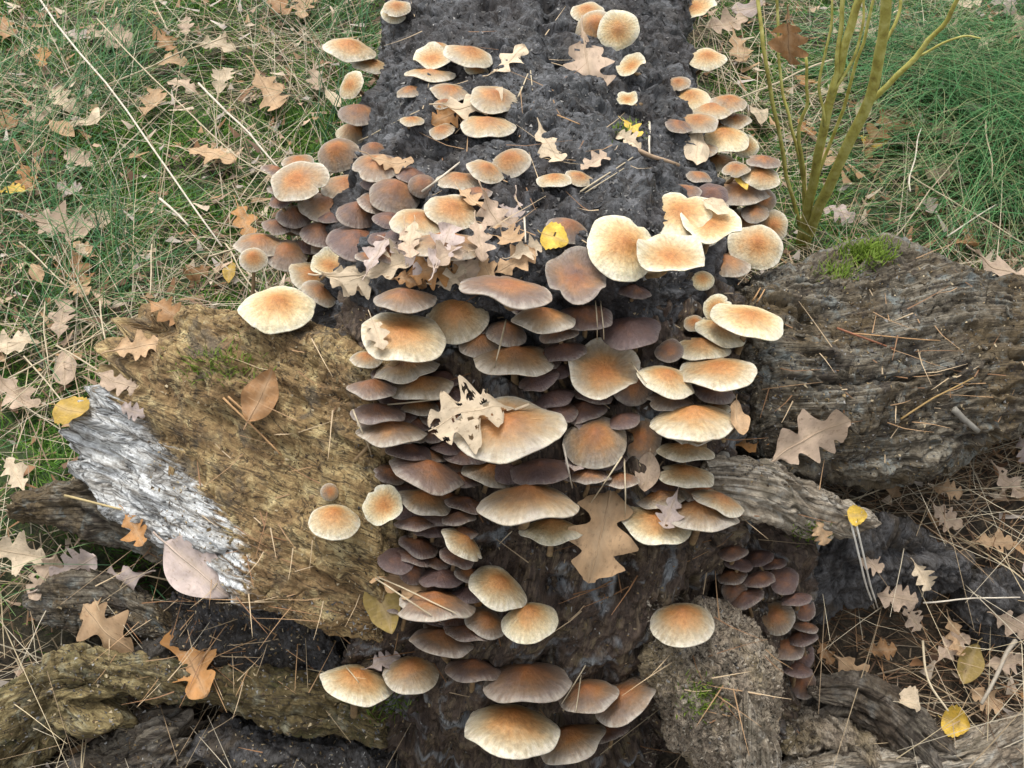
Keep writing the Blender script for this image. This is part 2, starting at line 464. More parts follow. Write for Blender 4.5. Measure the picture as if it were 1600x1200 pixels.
def loft(name, A, B, h, mat, parent, nu=260, nv=200, sq=2.4, lump=(0.012, 18), ridge=(0.004, 8, 90), fine=(0.002, 120),
         ends=(0.12, 0.12), jag=(0.02, 0.02), seed=0, zone=None, ups=None, label=None, bvh=True, hback=None, pits=0.0):
    """closed woody body: outline A (u) and B (u) as (pixel x, pixel y, distance), thickness h"""
    A = resample([W(*p) for p in A], nu); B = resample([W(*p) for p in B], nu)
    hh = resample(np.array([[x] for x in h]), nu) if isinstance(h, (list, tuple)) else np.full((nu, 1), h)
    C = (A + B) / 2; Sv = (A - B) / 2
    T = nrm(np.gradient(C, axis=0))
    tocam = nrm(CAM - C)
    Sn = nrm(Sv)
    Nn = nrm(np.cross(Sn, T)); Nn *= np.sign((Nn * tocam).sum(1, keepdims=True))
    Nn = nrm(Nn + 0.0 * tocam)
    ln = np.concatenate([[0], np.cumsum(np.linalg.norm(np.diff(C, axis=0), axis=1))])
    u = np.linspace(0, 1, nu)
    prof = np.ones(nu)
    e0, e1 = ends
    if e0 > 0: prof = np.minimum(prof, np.sqrt(np.clip(1 - ((e0 - u) / e0).clip(0) ** 2, 0.0, 1)))
    if e1 > 0: prof = np.minimum(prof, np.sqrt(np.clip(1 - ((u - 1 + e1) / e1).clip(0) ** 2, 0.0, 1)))
    prof = prof[:, None]
    v = np.linspace(0, 2 * np.pi, nv, endpoint=False)
    cv = np.sign(np.cos(v)) * np.abs(np.cos(v)) ** (2 / sq); sv = np.sign(np.sin(v)) * np.abs(np.sin(v)) ** (2 / sq)
    hb = hh if hback is None else np.full((nu, 1), hback)
    hs_ = np.where(sv[None, :] > 0, hh, hb)
    P = C[:, None] + Sv[:, None] * (cv[None, :, None] * prof[:, :, None]) + Nn[:, None] * (hs_ * prof * sv[None, :])[:, :, None]
    w = np.linalg.norm(Sv, axis=1)
    loc = np.stack([np.broadcast_to(ln[:, None], (nu, nv)), w[:, None] * cv[None, :] * prof, hs_ * prof * sv[None, :]], -1)
    # normals
    du = np.gradient(P, axis=0); dv = (np.roll(P, -1, 1) - np.roll(P, 1, 1)) / 2
    nn = nrm(np.cross(dv, du))
    out = P - C[:, None]
    nn *= np.sign((nn * out).sum(-1, keepdims=True) + 1e-9)
    s = seed * 7.31
    L = loc + s
    d = 0
    d = d + lump[0] * fbm(L * np.array([0.7, 1, 1]) * lump[1], 3)
    if ridge[0]:
        wob = np.stack([noise(L * 26 + k * 31) for k in range(3)], -1)
        L2 = L + 0.007 * wob + 0.0025 * np.stack([noise(L * 90 + k * 13) for k in range(3)], -1)
        sc_ = np.array([ridge[1], ridge[2], ridge[2]])
        msk = smooth(-0.35, 0.35, noise(L * 21 + 40))
        d = d + ridge[0] * 1.1 * fbm(L2 * sc_, 3, 0.6) * (0.35 + 0.9 * msk)
        d = d - ridge[0] * 1.3 * np.clip(1 - np.abs(noise(L2 * sc_ * np.array([0.6, 0.33, 0.33]) + 50)) / 0.09, 0, 1) * (0.3 + msk)
        d = d - ridge[0] * 0.9 * np.clip(1 - np.abs(noise(L2 * 38 + 70)) / 0.05, 0, 1) * (1 - msk)
    if fine[0]: d = d + fine[0] * fbm(L * fine[1] + 3, 3)
    if pits:
        d = d - pits * np.clip(noise(L * 42 + 11) - 0.25, 0, 1) * 2
    damp = np.clip(prof * 1.6, 0.15, 1)
    P = P + nn * (d * damp)[:, :, None]
    jg = noise(np.stack([loc[..., 1] * 70 + s, loc[..., 2] * 70, 0 * loc[..., 0] + 5], -1)) * 1.2
    P = P + T[:, None] * (jg * (smooth(0.3, 0, u)[:, None] * jag[0] + smooth(0.7, 1, u)[:, None] * jag[1]))[:, :, None]
    V = P.reshape(-1, 3)
    I = np.arange(nu * nv).reshape(nu, nv); J = np.roll(I, -1, 1)
    F = np.stack([I[:-1], I[1:], J[1:], J[:-1]], -1).reshape(-1, 4)
    V = np.vstack([V, P[0].mean(0), P[-1].mean(0)])
    c0, c1 = nu * nv, nu * nv + 1
    F3 = np.vstack([np.stack([np.full(nv, c0), I[0], J[0]], -1), np.stack([np.full(nv, c1), J[-1], I[-1]], -1)])
    fib = np.vstack([(loc + s).reshape(-1, 3), loc[0].mean(0) + s, loc[-1].mean(0) + s])
    at = {'fib': fib}
    if zone is not None:
        z = zone(np.broadcast_to(u[:, None], (nu, nv)), np.broadcast_to(cv[None, :], (nu, nv)))
        at['zone'] = np.concatenate([z.ravel(), [0, 0]])
    o = obj(name, mesh(name, V, [F, F3], at), mat, parent)
    if label: o['label'] = label
    if bvh:
        st = 3
        ui = list(range(0, nu, st)); vi = list(range(0, nv, st))
        q = P[np.ix_(ui, vi)]
        m, n = q.shape[:2]
        I = np.arange(m * n).reshape(m, n) + BOFF[0]; J = np.roll(I, -1, 1)
        BV.append(q.reshape(-1, 3)); BF.append(np.stack([I[:-1], I[1:], J[1:], J[:-1]], -1).reshape(-1, 4)); BOFF[0] += m * n
    return o

stump = bpy.data.objects.new('tree_stump', None)
COL.objects.link(stump)
tag(stump, 'rotting fallen tree trunk with spread root base overgrown by mushrooms', 'tree stump')

trunk = loft('trunk',
     [(630, -420, 2.3), (625, -260, 1.926), (612, -100, 1.68), (605, 0, 1.551), (600, 100, 1.444), (580, 200, 1.349), (540, 300, 1.266), (510, 400, 1.193), (520, 540, 1.10), (600, 640, 1.05)],
     [(1040, -420, 2.3), (1048, -260, 1.926), (1060, -100, 1.68), (1072, 0, 1.551), (1065, 100, 1.444), (1075, 200, 1.349), (1105, 300, 1.266), (1130, 400, 1.193), (1140, 540, 1.10), (1080, 640, 1.05)],
     0.155, M['bark'], stump, nu=760, nv=420, sq=2.1, lump=(0.017, 11), ridge=(0.0062, 28, 36), fine=(0.0034, 150), ends=(0, 0.1), jag=(0, 0), seed=1,
     label='dark grey crumbling bark of the fallen trunk', pits=0.014)
core = loft('root_base',
     [(560, 415, 1.11), (550, 500, 1.08), (545, 600, 1.06), (575, 700, 1.05), (590, 800, 1.055), (575, 900, 1.065), (530, 1000, 1.09), (520, 1100, 1.14), (560, 1250, 1.22)],
     [(1170, 430, 1.11), (1180, 520, 1.08), (1175, 620, 1.06), (1165, 720, 1.05), (1160, 800, 1.06), (1120, 900, 1.07), (1060, 1000, 1.10), (1040, 1100, 1.14), (1000, 1250, 1.22)],
     0.072, M['core'], stump, nu=520, nv=460, sq=2.6, lump=(0.018, 17), ridge=(0.006, 20, 55), fine=(0.003, 130), ends=(0.12, 0.1), jag=(0.0, 0.03), seed=2,
     label='dark wet wood of the root end under the mushrooms', pits=0.02)
def white_zone(u, cv):
    e = smooth(0.40, -0.05, cv + 1.45 * u) * smooth(0.66, 0.40, u) * (0.82 + 0.18 * smooth(0.4, 0.0, u))
    return e
slab = loft('buttress_root',
     [(235, 500, 1.14), (330, 476, 1.10), (470, 515, 1.055), (560, 550, 1.02), (640, 590, 1.01)],
     [(118, 722, 1.15), (250, 850, 1.085), (400, 940, 1.045), (520, 990, 1.025), (640, 1030, 1.02)],
     0.034, M['slab'], stump, nu=460, nv=420, sq=3.4, lump=(0.017, 12), ridge=(0.0034, 9, 70), fine=(0.002, 140), ends=(0.07, 0.1), jag=(0.035, 0.0), seed=3, zone=white_zone,
     label='ochre rotten buttress root with a white weathered streak', pits=0.006)
loft('side_root',
     [(1110, 450, 1.08), (1200, 418, 1.11), (1300, 402, 1.15), (1420, 392, 1.19), (1540, 430, 1.21), (1720, 450, 1.26), (1900, 460, 1.3)],
     [(1120, 720, 1.02), (1220, 752, 1.05), (1330, 768, 1.08), (1450, 740, 1.11), (1560, 690, 1.14), (1720, 670, 1.2), (1900, 660, 1.26)],
     0.055, M['greyroot'], stump, nu=560, nv=420, sq=2.4, lump=(0.013, 11), ridge=(0.0062, 4.5, 75), fine=(0.0018, 150), ends=(0.08, 0), jag=(0.0, 0.0), seed=4,
     label='grey fibrous root reaching out towards the shrub', pits=0.006)
loft('root_splinter',
     [(1090, 705, 1.0), (1180, 715, 1.0), (1255, 745, 1.02), (1350, 806, 1.05)],
     [(1100, 800, 1.0), (1180, 808, 1.0), (1260, 842, 1.03), (1335, 822, 1.05)],
     0.016, M['paleroot'], stump, nu=220, nv=160, sq=2.6, lump=(0.006, 22), ridge=(0.004, 8, 110), fine=(0.0015, 160), ends=(0.05, 0.1), jag=(0.0, 0.03), seed=5)
loft('root_stub',
     [(12, 782, 1.14), (100, 752, 1.13), (190, 742, 1.12), (300, 800, 1.09)],
     [(40, 806, 1.14), (110, 835, 1.135), (210, 862, 1.12), (330, 890, 1.10)],
     0.02, M['greyroot'], stump, nu=240, nv=180, lump=(0.007, 22), ridge=(0.004, 8, 100), fine=(0.0018, 150), ends=(0.07, 0.1), jag=(0.02, 0.0), seed=6)
loft('root_stub',
     [(40, 915, 1.13), (100, 892, 1.12), (180, 905, 1.11), (280, 960, 1.10)],
     [(60, 965, 1.13), (130, 992, 1.12), (200, 985, 1.11), (290, 1010, 1.10)],
     0.016, M['greyroot'], stump, nu=200, nv=150, lump=(0.006, 24), ridge=(0.003, 8, 100), fine=(0.0018, 150), ends=(0.08, 0.1), jag=(0.02, 0.0), seed=7)
loft('lower_root',
     [(190, 1050, 1.07), (120, 1015, 1.085), (60, 1040, 1.10), (-30, 1090, 1.13), (-160, 1150, 1.17)],
     [(170, 1130, 1.08), (110, 1150, 1.09), (60, 1185, 1.10), (-10, 1230, 1.13), (-140, 1290, 1.17)],
     0.026, M['ochreroot'], stump, nu=300, nv=220, lump=(0.014, 24), ridge=(0.006, 7, 80), fine=(0.002, 150), ends=(0.12, 0), jag=(0.03, 0.0), seed=8,
     label='olive brown fibrous root running down into the hollow')
loft('lower_root',
     [(260, 1110, 1.08), (180, 1150, 1.09), (100, 1190, 1.10), (0, 1240, 1.12)],
     [(330, 1170, 1.08), (250, 1215, 1.09), (170, 1250, 1.10), (60, 1300, 1.12)],
     0.022, M['darkroot'], stump, nu=240, nv=180, lump=(0.012, 24), ridge=(0.005, 8, 80), fine=(0.002, 150), ends=(0.1, 0), jag=(0.03, 0.0), seed=28)
loft('lower_root',
     [(330, 1120, 1.09), (430, 1140, 1.08), (520, 1150, 1.08), (640, 1190, 1.1)],
     [(330, 1200, 1.10), (430, 1220, 1.09), (520, 1235, 1.09), (640, 1260, 1.11)],
     0.02, M['darksoil'], stump, nu=240, nv=180, lump=(0.016, 26), ridge=(0.004, 30, 60), fine=(0.003, 150), ends=(0.15, 0.1), jag=(0.0, 0.0), seed=29)
loft('cross_root',
     [(110, 1012, 1.08), (230, 1018, 1.075), (350, 1052, 1.07), (470, 1060, 1.06), (600, 1085, 1.07)],
     [(150, 1062, 1.08), (260, 1082, 1.075), (360, 1105, 1.07), (480, 1140, 1.06), (600, 1165, 1.07)],
     0.022, M['ochreroot'], stump, nu=280, nv=180, lump=(0.010, 20), ridge=(0.004, 9, 90), fine=(0.0022, 140), ends=(0.08, 0.06), jag=(0.02, 0.0), seed=9)
loft('soil_pocket',
     [(250, 930, 1.12), (340, 920, 1.11), (440, 930, 1.09), (560, 980, 1.08)],
     [(200, 1080, 1.11), (320, 1085, 1.10), (440, 1090, 1.09), (560, 1100, 1.08)],
     0.025, M['darksoil'], stump, nu=260, nv=240, lump=(0.02, 22), ridge=(0.003, 60, 60), fine=(0.004, 130), ends=(0.12, 0.1), jag=(0, 0), seed=10,
     label='black crumbly soil packed under the buttress root')
loft('root_wall',
     [(1090, 770, 1.07), (1110, 880, 1.07), (1130, 980, 1.09), (1150, 1120, 1.12), (1150, 1250, 1.16)],
     [(1240, 820, 1.10), (1262, 900, 1.10), (1262, 1000, 1.11), (1250, 1110, 1.14), (1230, 1250, 1.17)],
     0.035, M['core'], stump, nu=260, nv=220, lump=(0.015, 22), ridge=(0.004, 20, 70), fine=(0.003, 130), ends=(0.12, 0), jag=(0, 0), seed=11, pits=0.012)
loft('soil_clump',
     [(1045, 940, 1.03), (1010, 1020, 1.015), (1030, 1110, 1.03), (1070, 1180, 1.07), (1090, 1260, 1.12)],
     [(1165, 935, 1.05), (1205, 1020, 1.035), (1212, 1100, 1.04), (1200, 1170, 1.07), (1190, 1260, 1.12)],
     0.045, M['sandsoil'], stump, nu=300, nv=280, lump=(0.012, 22), ridge=(0.002, 60, 60), fine=(0.003, 170), ends=(0.25, 0), jag=(0, 0), seed=12,
     label='sandy grey brown soil clinging to the root end', pits=0.008)
loft('root_peg',
     [(1148, 1095, 0.99), (1140, 1130, 0.99), (1142, 1180, 1.0), (1150, 1260, 1.03)],
     [(1196, 1095, 0.99), (1205, 1130, 0.99), (1214, 1180, 1.0), (1226, 1260, 1.03)],
     0.016, M['paleroot'], stump, nu=180, nv=120, lump=(0.003, 24), ridge=(0.002, 6, 110), fine=(0.001, 160), ends=(0.14, 0), jag=(0.02, 0), seed=13,
     label='pale bare root pointing down from the soil')

def clod(name, A, B, h, mat, label, cat, **kw):
    e = bpy.data.objects.new(name, None); COL.objects.link(e)
    p = W(*A[len(A) // 2]); e.location = (0, 0, 0)
    part = kw.pop('part', 'lump')
    loft(part, A, B, h, mat, e, **kw)
    tag(e, label, cat)
    return e
clod('soil_clod', [(1262, 838, 1.11), (1330, 802, 1.11), (1420, 812, 1.12), (1520, 850, 1.14)],
     [(1255, 965, 1.13), (1330, 940, 1.12), (1420, 925, 1.13), (1510, 915, 1.14)], 0.035, M['darksoil'],
     'black crumbling bark and soil clod on the litter below the grey root', 'soil clod', nu=260, nv=200, lump=(0.02, 18), ridge=(0.004, 50, 50), fine=(0.004, 130), ends=(0.15, 0.2), jag=(0, 0), seed=14, pits=0.012)
clod('soil_clod', [(1490, 905, 1.14), (1560, 890, 1.14), (1680, 900, 1.16)], [(1480, 985, 1.14), (1560, 1000, 1.15), (1680, 1010, 1.16)], 0.025, M['darksoil'],
     'dark soil clod among the needles with a grey stick beside it', 'soil clod', nu=140, nv=140, lump=(0.02, 20), ridge=(0.003, 50, 50), fine=(0.004, 130), ends=(0.2, 0.1), jag=(0, 0), seed=15)
clod('dead_root', [(1262, 1062, 1.10), (1345, 1052, 1.10), (1430, 1102, 1.10), (1500, 1175, 1.10)],
     [(1258, 1100, 1.10), (1335, 1130, 1.10), (1395, 1180, 1.10), (1445, 1225, 1.10)], 0.018, M['darkroot'],
     'dark hollow piece of dead root slanting away from the soil clump', 'root', part='wood', nu=220, nv=150, lump=(0.006, 20), ridge=(0.004, 7, 100), fine=(0.0018, 150), ends=(0.06, 0.06), jag=(0.02, 0.02), seed=16)
clod('dead_root', [(1720, 1060, 1.12), (1600, 1108, 1.11), (1500, 1150, 1.10), (1360, 1168, 1.10), (1225, 1180, 1.09)],
     [(1720, 1150, 1.12), (1610, 1190, 1.11), (1490, 1220, 1.10), (1360, 1240, 1.10), (1225, 1250, 1.09)], 0.02, M['paleroot'],
     'pale grey fibrous root lying across the litter under the yellow leaf', 'root', part='wood', nu=260, nv=160, lump=(0.008, 20), ridge=(0.004, 7, 100), fine=(0.0018, 150), ends=(0, 0.06), jag=(0.0, 0.02), seed=17)
clod('soil_clod', [(1212, 1085, 1.11), (1285, 1082, 1.11), (1380, 1135, 1.11)], [(1205, 1190, 1.11), (1290, 1190, 1.11), (1385, 1190, 1.11)], 0.025, M['sandsoil'],
     'sandy brown crumbling soil clod between the pale root and the dark root', 'soil clod', nu=180, nv=160, lump=(0.016, 26), ridge=(0.003, 60, 60), fine=(0.004, 140), ends=(0.2, 0.2), jag=(0, 0), seed=18, pits=0.015)

# raycast body of stump
stump_bvh = BVHTree.FromPolygons(np.vstack(BV).tolist(), np.vstack(BF).tolist())
#@@DETAILS
# ------------------------------------------------------------------ mushrooms
def hit_stump(px, py):
    v = ray(px, py); L = np.linalg.norm(v)
    loc, n, i, dist = stump_bvh.ray_cast(Vector(CAM), Vector(v / L), 3.0)
    if loc is not None:
        return dist / L, np.array(loc)
    best = None
    for d in np.arange(0.92, 1.75, 0.02):
        p = CAM + v * d
        q = stump_bvh.find_nearest(Vector(p), 0.5)
        if q[0] is not None and (best is None or q[3] < best[0]): best = (q[3], d, np.array(q[0]))
    return best[1], best[2]

def cap_mesh(kind, rs):
    """cap of unit radius: convex skin with a rolled margin, wavy outline"""
    seg, rings = 44, 15
    th = np.linspace(0, 2 * np.pi, seg, endpoint=False)
    H, um, wav, up = {'dome': (0.52, 0.03, 0.02, 0), 'shelf': (0.28, 0.06, 0.045, 0), 'flat': (0.16, 0.035, 0.05, 0.03), 'wavy': (0.05, 0.03, 0.13, 0.16), 'button': (0.75, 0.0, 0.01, 0)}[kind]
    H *= rs.uniform(0.85, 1.15)
    ang = rs.uniform(0, 6.28, 6)
    irr = {'dome': 0.6, 'button': 0.4, 'wavy': 1.25}.get(kind, 1.0)
    Rt = 1 + irr * (0.045 * np.cos(2 * th + ang[0]) + 0.03 * np.cos(3 * th + ang[1]) + 0.018 * np.cos(5 * th + ang[2]) + 0.012 * np.cos(9 * th + ang[3]))
    if kind in ('flat', 'wavy', 'shelf') and rs.random() < 0.45:
        a = rs.uniform(0, 6.28); dd = np.angle(np.exp(1j * (th - a)))
        Rt = Rt - rs.uniform(0.1, 0.25) * np.exp(-(dd / rs.uniform(0.1, 0.2)) ** 2)
    jit = rs.normal(0, 0.006, seg) * irr
    wv = wav * (np.sin(3 * th + ang[4]) + 0.6 * np.sin(5 * th + ang[5]))
    def top(r):
        if kind == 'button': z = H * np.sqrt(np.clip(1 - r ** 2 * 0.96, 0, 1)) - H * 0.2
        else: z = H * (0.62 * (1 - r ** 2.1) + 0.42 * np.exp(-(r / 0.46) ** 2)) + um * np.exp(-(r / 0.2) ** 2) - 0.06 * smooth(0.8, 1.0, r) * (kind != 'wavy') + up * r ** 2
        return z
    V, rad = [], []
    rr = np.concatenate([np.linspace(0.06, 0.8, rings - 5), [0.88, 0.94, 0.98, 1.0]])
    low = rs.normal(0, 0.02)
    for r in rr:
        R = r * (1 + (Rt - 1) * r) + jit * (r > 0.97)
        z = top(r) + wv * r ** 3 + 0.018 * np.sin(2 * th + ang[2]) * r
        V.append(np.stack([R * np.cos(th), R * np.sin(th), z + 0 * th], -1)); rad.append(np.full(seg, r))
    th_r = 0.035
    for r, dz in ((0.995, -th_r * 0.6), (0.97, -th_r)):      # rolled edge
        R = r * Rt + jit
        V.append(np.stack([R * np.cos(th), R * np.sin(th), top(1.0) + wv + dz + 0.018 * np.sin(2 * th + ang[2])], -1)); rad.append(np.full(seg, 1.0))
    n = len(V)
    VV = np.vstack(V + [np.array([[0, 0, top(0.0)]])]); rd = np.concatenate(rad + [np.zeros(1)])
    I = np.arange(n * seg).reshape(n, seg); J = np.roll(I, -1, 1)
    F = np.stack([I[:-1], I[1:], J[1:], J[:-1]], -1).reshape(-1, 4)
    F3 = np.stack([np.full(seg, n * seg), I[0], J[0]], -1)
    angv = np.stack([VV[:, 0] / (rd + 0.15), VV[:, 1] / (rd + 0.15), rd], -1)
    me = mesh('cap', VV, [F, F3], {'rad': rd, 'loc': VV, 'ang': angv})
    # gills: pleated underside
    gs = seg * 2
    th2 = np.linspace(0, 2 * np.pi, gs, endpoint=False)
    idx = np.interp(th2, np.append(th, 2 * np.pi), np.append(Rt, Rt[0])); w2 = np.interp(th2, np.append(th, 2 * np.pi), np.append(wv, wv[0]))
    G = []
    pl = np.where(np.arange(gs) % 2 == 0, 1.0, -1.0)
    for r in (0.97, 0.75, 0.45, 0.14):
        R = r * (1 + (idx - 1) * r)
        dz = th_r + 0.17 * (1 - r) + 0.022 * pl * (r < 0.95)
        zt = top(r) + w2 * r ** 3 + 0.018 * np.sin(2 * th2 + ang[2]) * r
        G.append(np.stack([R * np.cos(th2), R * np.sin(th2), zt - dz], -1))
    I = np.arange(4 * gs).reshape(4, gs); J = np.roll(I, -1, 1)
    gf = np.stack([I[:-1], J[:-1], J[1:], I[1:]], -1).reshape(-1, 4)
    mg = mesh('gills', np.vstack(G), gf, smooth_sh=False)
    return me, mg, top(0.0) - th_r - 0.15, H

def tube(P, R, seg=8, mat=None, name='tube', col=None):
    """tapered tube through the points P"""
    P = np.asarray(P, float); n = len(P)
    T = nrm(np.gradient(P, axis=0))
    ref = np.array([0.31, 0.22, 0.92]); 
    if abs(T[0] @ nrm(ref)) > 0.93: ref = np.array([0.9, 0.1, 0.3])
    A = nrm(np.cross(T, ref)); B = np.cross(T, A)
    th = np.linspace(0, 2 * np.pi, seg, endpoint=False)
    R = np.asarray(R, float).reshape(-1, 1, 1) * np.ones((n, 1, 1))
    V = P[:, None] + R * (A[:, None] * np.cos(th)[None, :, None] + B[:, None] * np.sin(th)[None, :, None])
    I = np.arange(n * seg).reshape(n, seg); J = np.roll(I, -1, 1)
    F = np.stack([I[:-1], I[1:], J[1:], J[:-1]], -1).reshape(-1, 4)
    V = np.vstack([V.reshape(-1, 3), P[0], P[-1]])
    F3 = np.vstack([np.stack([np.full(seg, n * seg), I[0], J[0]], -1), np.stack([np.full(seg, n * seg + 1), J[-1], I[-1]], -1)])
    return V, F, F3

def bez(p0, p1, p2, p3, n=9):
    t = np.linspace(0, 1, n)[:, None]
    return (1 - t) ** 3 * p0 + 3 * (1 - t) ** 2 * t * p1 + 3 * (1 - t) * t * t * p2 + t ** 3 * p3

CAPV, CAPF, CAPO = [], [], [0]
tone_word = lambda t: 'cream' if t < 0.23 else 'pale tan' if t < 0.38 else 'tan' if t < 0.52 else 'brown' if t < 0.68 else 'dark brown'

def mushroom(px, py, w, h, roll, tone, kind, where, lift=0.0, label=None, upside=False):
    rs = np.random.default_rng(int(px * 131 + py * 17))
    d, hitp = hit_stump(px, py)
    w *= 1.08; h *= 1.08
    ratio = min(max(h / w - (0.10 if kind != 'button' else 0), 0.22), 0.97)
    if where in DARKER and tone > 0.2: tone = min(1.0, tone + 0.03)
    t = math.acos(ratio)
    R0 = 0.5 * w / FPX
    st = 0.8 * R0 * d * math.sin(t) + 0.007 + lift
    dd = d - st
    R = R0 * dd
    cam_dir = nrm(-ray(px, py))
    rr = math.radians(roll)
    upv = UP * math.cos(rr) + RT * math.sin(rr)
    upv = nrm(upv - cam_dir * (upv @ cam_dir))
    n = nrm(cam_dir * math.cos(t) + upv * math.sin(t))
    me, mg, zc, H = cap_mesh(kind, rs)
    P = W(px, py, dd) - n * (0.4 * H * R)
    root = bpy.data.objects.new('mushroom', None); COL.objects.link(root)
    q = Vector(n).to_track_quat('Z', 'Y')
    spin = Matrix.Rotation(rs.uniform(0, 6.28), 4, 'Z')
    base = P - n * 0.03
    # stem root on the wood
    tgt = P - n * max(0.018, 0.7 * R) - cam_dir * 0.012
    nb = stump_bvh.find_nearest(Vector(tgt), 0.6)
    bp = np.array(nb[0]); bn = np.array(nb[1])
    bp_in = bp + nrm(bp - P) * 0.004
    root.location = bp
    M4 = Matrix.Translation(Vector(P - bp)) @ q.to_matrix().to_4x4() @ spin @ Matrix.Diagonal((R, R, R, 1))
    cap = obj('cap', me, M['cap'], root); cap.matrix_local = M4
    dust = max(0.0, (tone - 0.28) * 1.0) + rs.uniform(-0.08, 0.10)
    cap.color = (min(1, max(0, (tone - 0.07) * 1.5)), dust, rs.random(), 1)
    gl = obj('gills', mg, M['gills'], cap)
    # stem
    top = P + n * (zc + 0.04) * R
    L = np.linalg.norm(top - bp_in)
    c1 = top - n * L * 0.5
    sr = min(max(0.085 * R / 0.035 * 0.035, 0.0016), 0.0042)
    Pst = bez(top, c1, bp_in + nrm(P - bp_in) * L * 0.2, bp_in, 8) - bp
    V, F, F3 = tube(Pst, np.linspace(sr, sr * 1.25, 8), 8)
    obj('stem', mesh('stem', V, [F, F3]), M['stem'], root)
    size = 'large' if R > 0.032 else 'small' if R < 0.0165 else ''
    lab = label or (' '.join(x for x in (size, tone_word(tone), {'dome': 'domed', 'button': 'button', 'shelf': '', 'flat': 'flat', 'wavy': 'wavy'}[kind], 'mushroom', where) if x))
    tag(root, lab, 'mushroom', 'mushrooms ' + where)
    # collision body for things lying on the caps
    mw = np.array(M4); vv = np.array([v.co[:] for v in me.vertices])
    vw = vv @ mw[:3, :3].T + mw[:3, 3] + bp
    fs = [tuple(i + CAPO[0] for i in p.vertices) for p in me.polygons]
    CAPV.append(vw); CAPF.extend(fs); CAPO[0] += len(vw)
    return root

